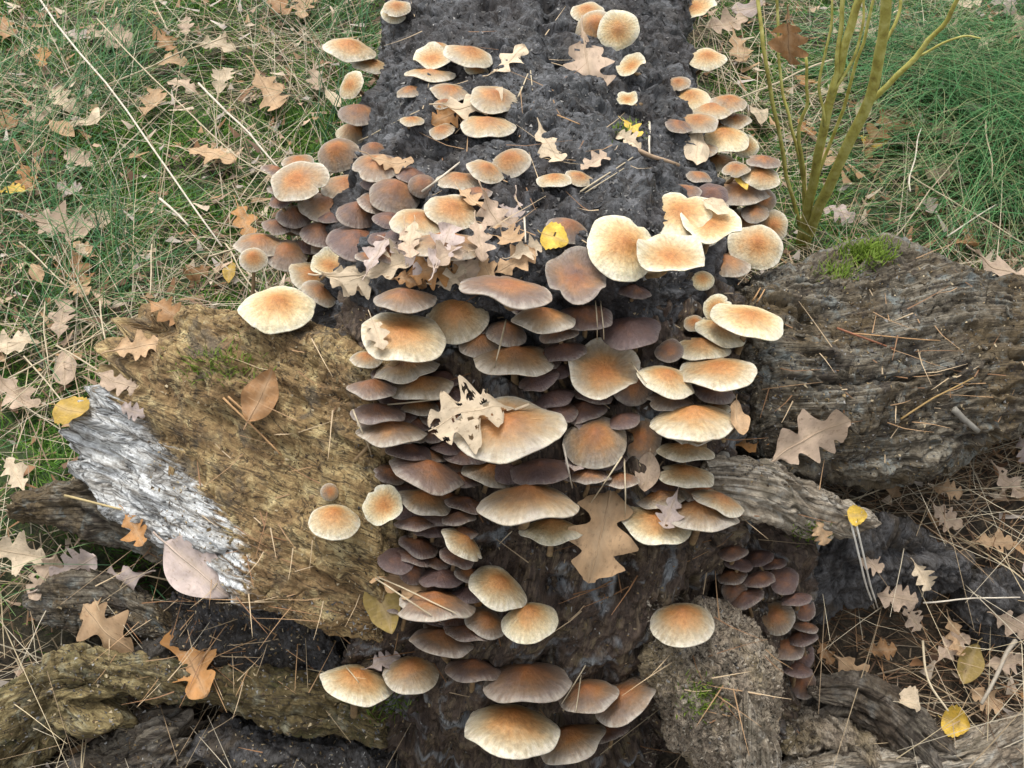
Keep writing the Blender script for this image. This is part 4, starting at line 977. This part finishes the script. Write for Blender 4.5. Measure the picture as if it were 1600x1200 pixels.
# ------------------------------------------------------------------ bark flakes and crumbs on the stump
def flake_mesh(seed):
    r = np.random.default_rng(seed); k = 9
    th = np.sort(r.uniform(0, 6.28, k)); R = r.uniform(0.6, 1.1, k) * np.array([1.0])
    el = r.uniform(0.45, 0.9)
    top = np.stack([R * np.cos(th), R * np.sin(th) * el, r.normal(0.12, 0.10, k)], -1)
    mid = top * 0.55 + np.array([0, 0, 0.16]) + r.normal(0, 0.08, (k, 3))
    bot = top * np.array([0.9, 0.9, 0]) + np.array([0, 0, -0.35])
    V = np.vstack([mid, top, bot, [[0, 0, 0.28 + r.normal(0, 0.1)]]])
    I = np.arange(k); J = np.roll(I, -1)
    F = np.vstack([np.stack([I, I + k, J + k, J], -1), np.stack([I + k, I + 2 * k, J + 2 * k, J + k], -1)])
    F3 = np.stack([np.full(k, 3 * k), I, J], -1)
    return mesh('bark_flake', V, [F, F3], {'fib': V * 0.01 + seed * 1.7}, smooth_sh=False)
fm = {m: [flake_mesh(hash_ * 17 + k) for k in range(6)] for hash_, m in enumerate(('bark', 'greyroot', 'slab', 'core', 'darksoil'))}
def flake(px, py, size, mat, r):
    v = ray(px, py); L = np.linalg.norm(v)
    loc, n_, i, dist = stump_bvh.ray_cast(Vector(CAM), Vector(v / L), 3.0)
    if loc is None: return
    n_ = np.array(n_); n_ = n_ if n_ @ v < 0 else -n_
    n_ = nrm(n_ + r.normal(0, 0.22, 3))
    me = fm[mat][r.integers(6)]
    o = obj('bark_flake', me, M[mat], stump)
    s_ = size / FPX * dist / L * 0.5
    q = Vector(n_).to_track_quat('Z', 'Y').to_matrix().to_4x4() @ Matrix.Rotation(r.uniform(0, 6.28), 4, 'Z')
    o.matrix_world = Matrix.Translation(loc) @ q @ Matrix.Diagonal((s_, s_, s_ * 0.5, 1))
r_ = np.random.default_rng(8)
for k in range(110): flake(r_.uniform(590, 1075), r_.uniform(0, 430), r_.uniform(9, 30), 'bark', r_)
for k in range(80): flake(r_.uniform(1170, 1600), r_.uniform(400, 740), r_.uniform(8, 34), 'greyroot', r_)
for k in range(60): flake(r_.uniform(230, 600), r_.uniform(480, 960), r_.uniform(7, 24), 'slab', r_)
for k in range(40): flake(r_.uniform(840, 1180), r_.uniform(830, 1000), r_.uniform(9, 28), 'core', r_)

def crumbs(name, boxes, label, parent=None):
    r = np.random.default_rng(21); V, F, C, n = [], [], [], 0
    tet = np.array([[1, 0, -0.4], [-0.5, 0.8, -0.4], [-0.5, -0.8, -0.4], [0, 0, 0.8]])
    for (x0, x1, y0, y1, cnt, cols, s0, s1) in boxes:
        for _ in range(cnt):
            v = ray(r.uniform(x0, x1), r.uniform(y0, y1)); L = np.linalg.norm(v)
            loc, n_, i, dist = all_bvh.ray_cast(Vector(CAM), Vector(v / L), 3.0)
            if loc is None or i >= NSTUMP: continue
            q = nrm(r.normal(size=(3, 3)))
            V.append(np.array(loc) + (tet * r.uniform(0.6, 1.4, (4, 3))) @ q * r.uniform(s0, s1)); F.append(np.array([[0, 1, 2], [0, 3, 1], [1, 3, 2], [2, 3, 0]]) + n); n += 4
            C.append(np.tile(np.array(cols[r.integers(len(cols))]) * r.uniform(0.7, 1.3), (4, 1)))
    o = obj(name, mesh(name, np.vstack(V), np.vstack(F), {'col': np.vstack(C)}, smooth_sh=False), M['straw'], parent)
    o['kind'] = 'stuff'; o['label'] = label
NSTUMP = sum(len(f) for f in BF)
DK = [(0.03, 0.028, 0.027), (0.08, 0.08, 0.08), (0.14, 0.13, 0.12), (0.25, 0.24, 0.22)]
BR = [(0.12, 0.08, 0.04), (0.25, 0.18, 0.09), (0.06, 0.04, 0.025), (0.36, 0.29, 0.18)]
SD = [(0.2, 0.165, 0.12), (0.12, 0.095, 0.07), (0.3, 0.26, 0.2), (0.06, 0.05, 0.035)]
crumbs('bark_crumbs', [(590, 1080, 0, 440, 5200, DK, 0.0006, 0.0024), (1160, 1600, 400, 760, 3000, BR + DK, 0.0006, 0.0022), (230, 620, 480, 1000, 2600, BR, 0.0005, 0.0020),
                       (560, 1160, 430, 1180, 3000, BR + DK, 0.0006, 0.0022), (1010, 1280, 930, 1200, 4000, SD, 0.0006, 0.0024), (0, 600, 930, 1200, 2600, BR + DK, 0.0006, 0.0024)], 'loose crumbs of bark and rotten wood', stump)

def rooted(boxes, seed):
    r = np.random.default_rng(seed); out = []
    for (x0, x1, y0, y1, cnt) in boxes:
        for _ in range(cnt):
            gx_, gy_ = r.normal((x0 + x1) / 2, (x1 - x0) / 4), r.normal((y0 + y1) / 2, (y1 - y0) / 4)
            v = ray(gx_, gy_); L = np.linalg.norm(v)
            loc, n_, i, dist = all_bvh.ray_cast(Vector(CAM), Vector(v / L), 3.0)
            if loc is not None and i < NSTUMP: out.append(np.array(loc))
    return np.array(out)

# ------------------------------------------------------------------ single stalks, needles and twigs
def stalk(name, pts, width_px, col, label, cat, group=None, surf=True, lift=0.003, seg=6, z=None):
    P = []
    if surf:
        n = 7
        for i in range(n):
            t = i / (n - 1) * (len(pts) - 1); k = min(int(t), len(pts) - 2); f = t - k
            x = pts[k][0] * (1 - f) + pts[k + 1][0] * f; y = pts[k][1] * (1 - f) + pts[k + 1][1] * f
            p, nn, g = hit_all(x, y)
            P.append((x, y, (p - CAM) @ FWD - (0.02 if g else lift)))
        D = np.array([p[2] for p in P])
        lin = np.linspace(D[0], D[-1], n)
        off = min(0, (D - lin).min())
        D2 = lin + off * np.sin(np.linspace(0.25, math.pi - 0.25, n))
        D2 = np.minimum(D2, D + 0.002)
        Q = np.array([W(p[0], p[1], d) for p, d in zip(P, D2)])
        d = D2.mean()
    else:
        Q = []
        for (x, y) in pts:
            v = ray(x, y); t_ = (z - CAM[2]) / v[2]
            Q.append(CAM + v * t_)
        Q = resample(np.array(Q), 9); d = float(np.mean([(q - CAM) @ FWD for q in Q]))
    r = 0.5 * width_px * (0.72 if width_px < 9 else 0.9) / FPX * d
    Q = Q + (0.0016 if surf else 0.005) * np.stack([noise(Q * 14 + k * 7.7) for k in range(3)], -1)
    V, F, F3 = tube(Q, np.linspace(r, r * 0.7, len(Q)), seg)
    o = obj(name, mesh(name, V, [F, F3]), M['stalk'])
    o.color = (*col, 1)
    tag(o, label, cat, group)
    return o
STR = (0.55, 0.47, 0.33); NED = (0.50, 0.30, 0.14); RED = (0.30, 0.12, 0.06); WHT = (0.68, 0.62, 0.52)
for pts, wd, zz in [([(60, 0), (200, 175), (345, 385)], 5, 0.06), ([(312, 130), (440, 262)], 5, 0.07), ([(250, 310), (296, 354)], 6, 0.05), ([(150, 30), (330, 210), (470, 300)], 3, 0.09), ([(240, 0), (262, 45)], 4, 0.04), ([(170, 130), (350, 55)], 4, 0.03), ([(40, 560), (160, 690), (235, 720)], 4, 0.03), ([(240, 560), (165, 780)], 4, 0.03), ([(90, 540), (250, 640)], 4, 0.05), ([(10, 590), (240, 480)], 4, 0.04), ([(340, 520), (60, 640)], 3, 0.05), ([(70, 470), (75, 570)], 3, 0.05), ([(160, 470), (170, 575)], 4, 0.05), ([(238, 380), (232, 460)], 4, 0.06), ([(350, 380), (410, 470)], 4, 0.06), ([(0, 640), (90, 560)], 3, 0.03), ([(330, 400), (410, 375)], 4, 0.08), ([(30, 380), (110, 450)], 4, 0.03)]:
    stalk('dry_stalk', pts, wd, WHT if wd > 4 else STR, 'pale dry grass stalk lying over the mossy grass', 'stalk', 'dry stalks over the mossy grass', surf=False, z=zz)
for pts, wd in [([(880, 692), (893, 760)], 5), ([(972, 712), (920, 788)], 4), ([(976, 715), (978, 805)], 4), ([(588, 905), (690, 972)], 4), ([(590, 902), (712, 958)], 4), ([(915, 1040), (878, 1100)], 3), ([(908, 1055), (900, 1110)], 3), ([(538, 1038), (560, 1068)], 3), ([(790, 500), (768, 590)], 4), ([(932, 470), (934, 530)], 3), ([(940, 470), (944, 530)], 3), ([(660, 300), (720, 252)], 6), ([(905, 300), (990, 245)], 4), ([(912, 302), (975, 262)], 3), ([(1014, 190), (1016, 242)], 6), ([(560, 220), (655, 172)], 3), ([(552, 640), (580, 712)], 4), ([(604, 632), (690, 624)], 4), ([(1010, 600), (985, 565)], 3), ([(800, 830), (780, 850)], 3), ([(820, 340), (822, 380)], 5), ([(830, 110), (833, 140)], 3), ([(810, 150), (826, 115)], 4)]:
    stalk('pine_needle', pts, wd, WHT if wd > 4 else STR, 'straw coloured pine needle resting on the mushrooms and bark', 'pine needle', 'needles resting on the mushrooms')
for pts, wd, c in [([(350, 622), (440, 712)], 5, NED), ([(358, 620), (400, 660)], 5, NED), ([(1408, 655), (1460, 622), (1520, 592)], 5, (0.36, 0.24, 0.09)), ([(1308, 512), (1400, 545)], 5, RED), ([(1330, 520), (1470, 532)], 3, NED), ([(1175, 470), (1190, 445)], 4, NED), ([(1182, 472), (1196, 448)], 4, NED), ([(870, 180), (905, 195)], 3, NED), ([(100, 775), (190, 795)], 6, (0.5, 0.4, 0.2))]:
    stalk('twig', pts, wd, c, 'thin brown twig or needle lying on the bare root wood', 'twig', 'twigs on the root wood')
stalk('twig', [(985, 228), (1020, 245), (1060, 258)], 9, (0.5, 0.36, 0.24), 'curled reddish twig on the grey bark', 'twig')
stalk('twig', [(1490, 640), (1505, 655), (1528, 674)], 13, (0.26, 0.25, 0.22), 'short grey broken stick on the side root', 'stick', lift=0.006)
for pts in ([(1330, 815), (1352, 905), (1365, 950)], [(1338, 815), (1358, 900), (1370, 950)]):
    stalk('pine_needle', pts, 5, (0.72, 0.70, 0.64), 'whitish dry needle of the pair hanging in front of the dark soil clod', 'pine needle', 'needle pair by the dark clod')
for pts, wd, zz, c in [([(1440, 1000), (1450, 1060), (1480, 1110)], 6, -0.04, STR), ([(1460, 850), (1438, 930)], 5, -0.01, STR), ([(1590, 1000), (1568, 1030), (1530, 1100)], 9, -0.04, (0.36, 0.32, 0.26)), ([(1440, 940), (1600, 935)], 4, -0.01, WHT), ([(1385, 800), (1370, 920)], 3, 0.0, STR), ([(1330, 780), (1390, 758)], 4, 0.01, STR), ([(1480, 370), (1560, 320)], 4, 0.05, WHT), ([(1420, 270), (1600, 380)], 4, 0.05, STR), ([(1300, 90), (1070, 190)], 4, 0.10, STR), ([(1540, 190), (1550, 280)], 4, 0.06, STR), ([(1420, 300), (1440, 200)], 4, 0.06, WHT), ([(1380, 390), (1560, 160)], 3, 0.05, STR)]:
    stalk('dry_stalk', pts, wd, c, 'dry straw stalk lying on the ground around the grey side root', 'stalk', 'dry stalks by the side root', surf=False, z=zz)

# ------------------------------------------------------------------ shrub
def atY(px, py, Y):
    v = ray(px, py); return CAM + v * ((Y - CAM[1]) / v[1])
sb = gp(1255, 388)
shrub = bpy.data.objects.new('shrub', None); COL.objects.link(shrub); shrub.location = sb
tag(shrub, 'bare yellow green shrub with upright stems behind the side root', 'shrub')
Ys = sb[1]
def stem_(pts, w0, w1, name='stem', parent=shrub, Yo=0.0):
    Q = resample(np.array([atY(x, y, Ys + Yo * i / max(1, len(pts) - 1)) for i, (x, y) in enumerate(pts)]), 16)
    Q = Q + 0.003 * np.stack([noise(Q * 30 + k * 9) for k in range(3)], -1)
    d = float(((Q - CAM) @ FWD).mean())
    r = np.linspace(w0, w1, 16) * 0.42 / FPX * d
    r = r * (1 + 0.05 * noise(np.stack([np.arange(16) * 0.7, np.zeros(16), np.zeros(16) + w0], -1)))
    V, F, F3 = tube(Q - sb, r, 10)
    return obj(name, mesh(name, V, [F, F3]), M['shrub'], parent)
stem_([(1248, 402), (1268, 290), (1300, 150), (1325, 60), (1350, -40)], 20, 13, Yo=0.02)
stem_([(1252, 402), (1290, 300), (1355, 165), (1378, 80), (1388, -40)], 22, 18, Yo=-0.03)
stem_([(1360, 160), (1430, 90), (1480, 30), (1510, -30)], 12, 7, name='branch', Yo=-0.02)
stem_([(1300, 150), (1312, 70), (1318, -30)], 9, 8, name='branch', Yo=0.03)
stem_([(1256, 385), (1256, 300), (1250, 210), (1262, 150), (1258, 90)], 9, 5, name='branch', Yo=0.04)
stem_([(1258, 400), (1262, 330), (1330, 130), (1372, -20)], 8, 5, name='branch', Yo=0.05)
stem_([(1252, 370), (1225, 250), (1200, 110), (1187, 20), (1180, -40)], 8, 7, name='branch', Yo=0.12)
stem_([(1262, 330), (1238, 200), (1218, 110), (1216, -30)], 6, 5, name='branch', Yo=0.10)
stem_([(1300, 150), (1345, 60), (1352, -30)], 6, 4, name='branch', Yo=0.04)
stem_([(1378, 80), (1405, 20), (1410, -40)], 7, 5, name='branch', Yo=0.03)
stem_([(1290, 200), (1282, 120), (1300, 30), (1298, -40)], 6, 4, name='branch', Yo=0.05)
stem_([(1440, 85), (1500, 60), (1530, 62)], 5, 3, name='branch', Yo=-0.02)
o = leaf(1232, 62, 96, 78, 'brown', 'oak', B7, 'russet brown leaf hanging upright in the shrub stems')
p_ = atY(1232, 62, Ys + 0.01); mw = o.matrix_world.copy()
xd = nrm(np.array([0.22, 0.05, -1.0])); yd = nrm(np.cross(nrm(np.array([-0.55, -1, 0.25])), xd)); nd = np.cross(xd, yd)
ss = 96 / FPX * float((p_ - CAM) @ FWD)
o.matrix_world = Matrix(((xd[0], yd[0], nd[0], p_[0]), (xd[1], yd[1], nd[1], p_[1]), (xd[2], yd[2], nd[2], p_[2]), (0, 0, 0, 1))) @ Matrix.Diagonal((ss, ss * 1.35, ss * 1.3, 1))

# ------------------------------------------------------------------ grass, moss, straw and needle litter
def blades(name, base, az, lean, length, width, bend, col, mat, label, cat, rows=4):
    n = len(base)
    t = np.linspace(0, 1, rows)
    d = np.stack([np.cos(az), np.sin(az), np.zeros(n)], -1)
    side = np.stack([-np.sin(az), np.cos(az), np.zeros(n)], -1)
    V = np.zeros((n, rows, 2, 3))
    for i, ti in enumerate(t):
        hor = np.sin(lean) * ti + bend * ti * ti
        ver = np.cos(lean) * ti - 0.55 * bend * ti * ti
        p = base + d * (hor * length)[:, None]; p[:, 2] += np.maximum(ver * length, -0.004 + 0.01 * ti)
        ww = (width * (1 - 0.85 * ti))[:, None] * 0.5
        V[:, i, 0] = p - side * ww; V[:, i, 1] = p + side * ww
    I = np.arange(n * rows * 2).reshape(n, rows, 2)
    F = np.stack([I[:, :-1, 0], I[:, :-1, 1], I[:, 1:, 1], I[:, 1:, 0]], -1).reshape(-1, 4)
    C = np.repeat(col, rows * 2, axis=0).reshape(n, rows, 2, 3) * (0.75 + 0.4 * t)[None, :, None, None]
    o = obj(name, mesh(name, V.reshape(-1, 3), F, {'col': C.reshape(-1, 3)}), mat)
    tag(o, label, cat, kind='stuff')
    return o

def off_log(x, y, margin=0.0):
    """True where the ground is free of the fallen trunk and roots"""
    hw = 0.20 + margin
    on = (np.abs(x - 0.03) < hw) & (y > -0.2)
    return ~on

def scatter(n, xr, yr, dens):
    x = RNG.uniform(*xr, n); y = RNG.uniform(*yr, n)
    k = (RNG.random(n) < dens(x, y)) & off_log(x, y)
    x, y = x[k], y[k]
    return np.stack([x, y, ground_z(x, y) - 0.004], -1)

def pal(n, cols, jit=0.15):
    c = np.array(cols)[RNG.integers(0, len(cols), n)]
    return c * RNG.uniform(1 - jit, 1 + jit, (n, 1))
clump = lambda x, y, s, o: smooth(-0.15, 0.35, noise(np.stack([x * s, y * s, 0 * x + o], -1)))
# moss
b = scatter(520000, (-1.0, 1.15), (-0.1, 1.6), lambda x, y: greenness(x, y) * (0.25 + 0.75 * clump(x, y, 7, 2)) * np.where(x < 0, 0.9, 0.5))
n = len(b)
blades('moss', b, RNG.uniform(0, 6.28, n), RNG.uniform(0.2, 1.1, n), RNG.uniform(0.008, 0.024, n), RNG.uniform(0.0015, 0.0035, n), RNG.uniform(0, 0.5, n),
       pal(n, [(0.06, 0.16, 0.018), (0.11, 0.25, 0.03), (0.18, 0.31, 0.05), (0.035, 0.09, 0.015)]), M['blades'], 'bright green moss carpeting the ground beside the trunk', 'moss', rows=3)
# green grass
b = scatter(70000, (-1.0, 1.2), (-0.05, 1.7), lambda x, y: np.where(x < 0, 0.34, 0.95 * smooth(0.4, 0.75, x) + 0.15) * greenness(x, y) * clump(x, y, 4, 9))
n = len(b)
az0 = np.where(b[:, 0] > 0, -0.9, 0.6)
blades('grass', b, az0 + RNG.normal(0, 1.3, n), RNG.uniform(0.2, 1.0, n), RNG.uniform(0.05, 0.16, n), RNG.uniform(0.0012, 0.0026, n), RNG.uniform(0.1, 0.9, n),
       pal(n, [(0.06, 0.17, 0.05), (0.08, 0.21, 0.08), (0.04, 0.11, 0.045), (0.15, 0.24, 0.09)]), M['blades'], 'green grass blades growing around the fallen trunk', 'grass', rows=5)
# dry straw
b = scatter(46000, (-1.05, 1.2), (-0.45, 1.7), lambda x, y: (0.60 * clump(x, y, 5, 21) + 0.14))
n = len(b)
blades('dry_grass', b, RNG.uniform(0, 6.28, n), RNG.uniform(0.9, 1.5, n), RNG.uniform(0.05, 0.20, n), RNG.uniform(0.0008, 0.0020, n), RNG.uniform(-0.2, 0.5, n),
       pal(n, [(0.42, 0.34, 0.21), (0.33, 0.25, 0.15), (0.50, 0.43, 0.30), (0.24, 0.17, 0.10), (0.38, 0.33, 0.24)]), M['straw'], 'dry straw coloured grass matted over the ground', 'dry grass', rows=4)
# needle litter
b = scatter(30000, (0.1, 1.2), (-0.5, 0.5), lambda x, y: np.full_like(x, 0.5) * smooth(0.5, 0.2, y))
b2 = scatter(9000, (-1.0, -0.15), (-0.5, 0.5), lambda x, y: np.full_like(x, 0.25))
b = np.vstack([b, b2]); n = len(b); b[:, 2] += RNG.uniform(0.002, 0.016, n)
blades('needle_litter', b, RNG.uniform(0, 6.28, n), RNG.uniform(1.25, 1.6, n), RNG.uniform(0.025, 0.07, n), RNG.uniform(0.0009, 0.0018, n), RNG.uniform(-0.1, 0.15, n),
       pal(n, [(0.26, 0.15, 0.075), (0.18, 0.10, 0.05), (0.34, 0.24, 0.14), (0.12, 0.07, 0.04), (0.40, 0.31, 0.21)]), M['straw'], 'brown pine needle litter on the ground below the roots', 'needles', rows=3)

# moss and needles on the stump
b = rooted([(1310, 1400, 375, 415, 900), (1280, 1340, 410, 440, 200), (1240, 1290, 820, 850, 120), (960, 1000, 190, 225, 120), (270, 420, 540, 600, 260), (560, 640, 1070, 1130, 240), (1060, 1130, 1060, 1120, 200)], 5)
n = len(b); b[:, 2] -= 0.002
blades('moss_patch', b, RNG.uniform(0, 6.28, n), RNG.uniform(0.1, 0.9, n), RNG.uniform(0.004, 0.012, n), RNG.uniform(0.001, 0.0024, n), RNG.uniform(0, 0.4, n),
       pal(n, [(0.10, 0.17, 0.015), (0.16, 0.24, 0.03), (0.22, 0.30, 0.05)]), M['blades'], 'yellow green moss tufts growing on the rotten root wood', 'moss', rows=3)
b = rooted([(600, 1080, 0, 440, 60), (1170, 1600, 420, 740, 60), (560, 1180, 440, 1150, 130), (100, 600, 800, 1150, 110), (250, 600, 500, 900, 22), (1050, 1250, 800, 1180, 40)], 6)
n = len(b); b[:, 2] += 0.003
blades('fallen_needles', b, RNG.uniform(0, 6.28, n), RNG.uniform(1.2, 1.75, n), RNG.uniform(0.02, 0.055, n), RNG.uniform(0.0008, 0.0014, n), RNG.uniform(-0.2, 0.3, n),
       pal(n, [(0.36, 0.22, 0.11), (0.25, 0.13, 0.06), (0.48, 0.36, 0.22)]), M['straw'], 'scattered brown pine needles caught on the bark and roots', 'needles', rows=4)

# ------------------------------------------------------------------ labels: tell look-alikes of one stack apart by height, of one troop by distance from the root end
ORD = ['', 'second ', 'third ', 'fourth ', 'fifth ', 'sixth ', 'seventh ', 'eighth ', 'ninth ', 'tenth ']
sets = {}
for o in list(COL.objects):
    if o.name.startswith('mushroom') and o.parent is None: sets.setdefault(o['label'], []).append(o)
for lab, os_ in sets.items():
    if len(os_) < 2 or len(os_) > 7: continue
    stack = any(w in lab for w in (A5, A6, A7, A11, A12, A13))
    os_.sort(key=(lambda o: -o.location.z) if stack else (lambda o: o.location.y))
    for k, o in enumerate(os_):
        if stack: o['label'] = ('lowest ' if k == len(os_) - 1 else ORD[k] + 'highest ') + lab
        else: o['label'] = ('last ' if k == len(os_) - 1 else (ORD[k] or 'first ')) + lab.replace('mushroom', 'mushroom from root end', 1)

# torn leaf scraps and bits between the grass
b = scatter(9000, (-1.05, 1.2), (-0.45, 1.7), lambda x, y: np.full_like(x, 0.75))
n = len(b); b[:, 2] += RNG.uniform(0.004, 0.02, n)
blades('leaf_scraps', b, RNG.uniform(0, 6.28, n), RNG.uniform(1.0, 1.7, n), RNG.uniform(0.006, 0.024, n), RNG.uniform(0.004, 0.014, n), RNG.uniform(-0.3, 0.5, n),
       pal(n, [(0.47, 0.33, 0.22), (0.36, 0.22, 0.11), (0.55, 0.44, 0.32), (0.25, 0.13, 0.06), (0.42, 0.36, 0.30), (0.16, 0.09, 0.05)], 0.25), M['straw'], 'small torn scraps of dead leaves scattered through the grass', 'leaf scraps', rows=3)

# thick tussocks of fine green grass beyond the shrub
cen = [gp(1480, 150), gp(1560, 210), gp(1600, 100), gp(1420, 110), gp(1530, 290), gp(1640, 200)]
b = np.vstack([c + RNG.normal(0, 0.06, (330, 3)) * np.array([1, 1, 0]) for c in cen])
b[:, 2] = ground_z(b[:, 0], b[:, 1]) - 0.004; n = len(b)
blades('tussock_grass', b, RNG.normal(-1.9, 0.9, n), RNG.uniform(0.15, 0.8, n), RNG.uniform(0.10, 0.22, n), RNG.uniform(0.0010, 0.0020, n), RNG.uniform(0.3, 1.0, n),
       pal(n, [(0.06, 0.20, 0.06), (0.09, 0.26, 0.09), (0.05, 0.15, 0.05), (0.15, 0.30, 0.11), (0.30, 0.32, 0.15)]), M['blades'], 'dense tussocks of fine bright green grass beyond the shrub', 'grass', rows=6)
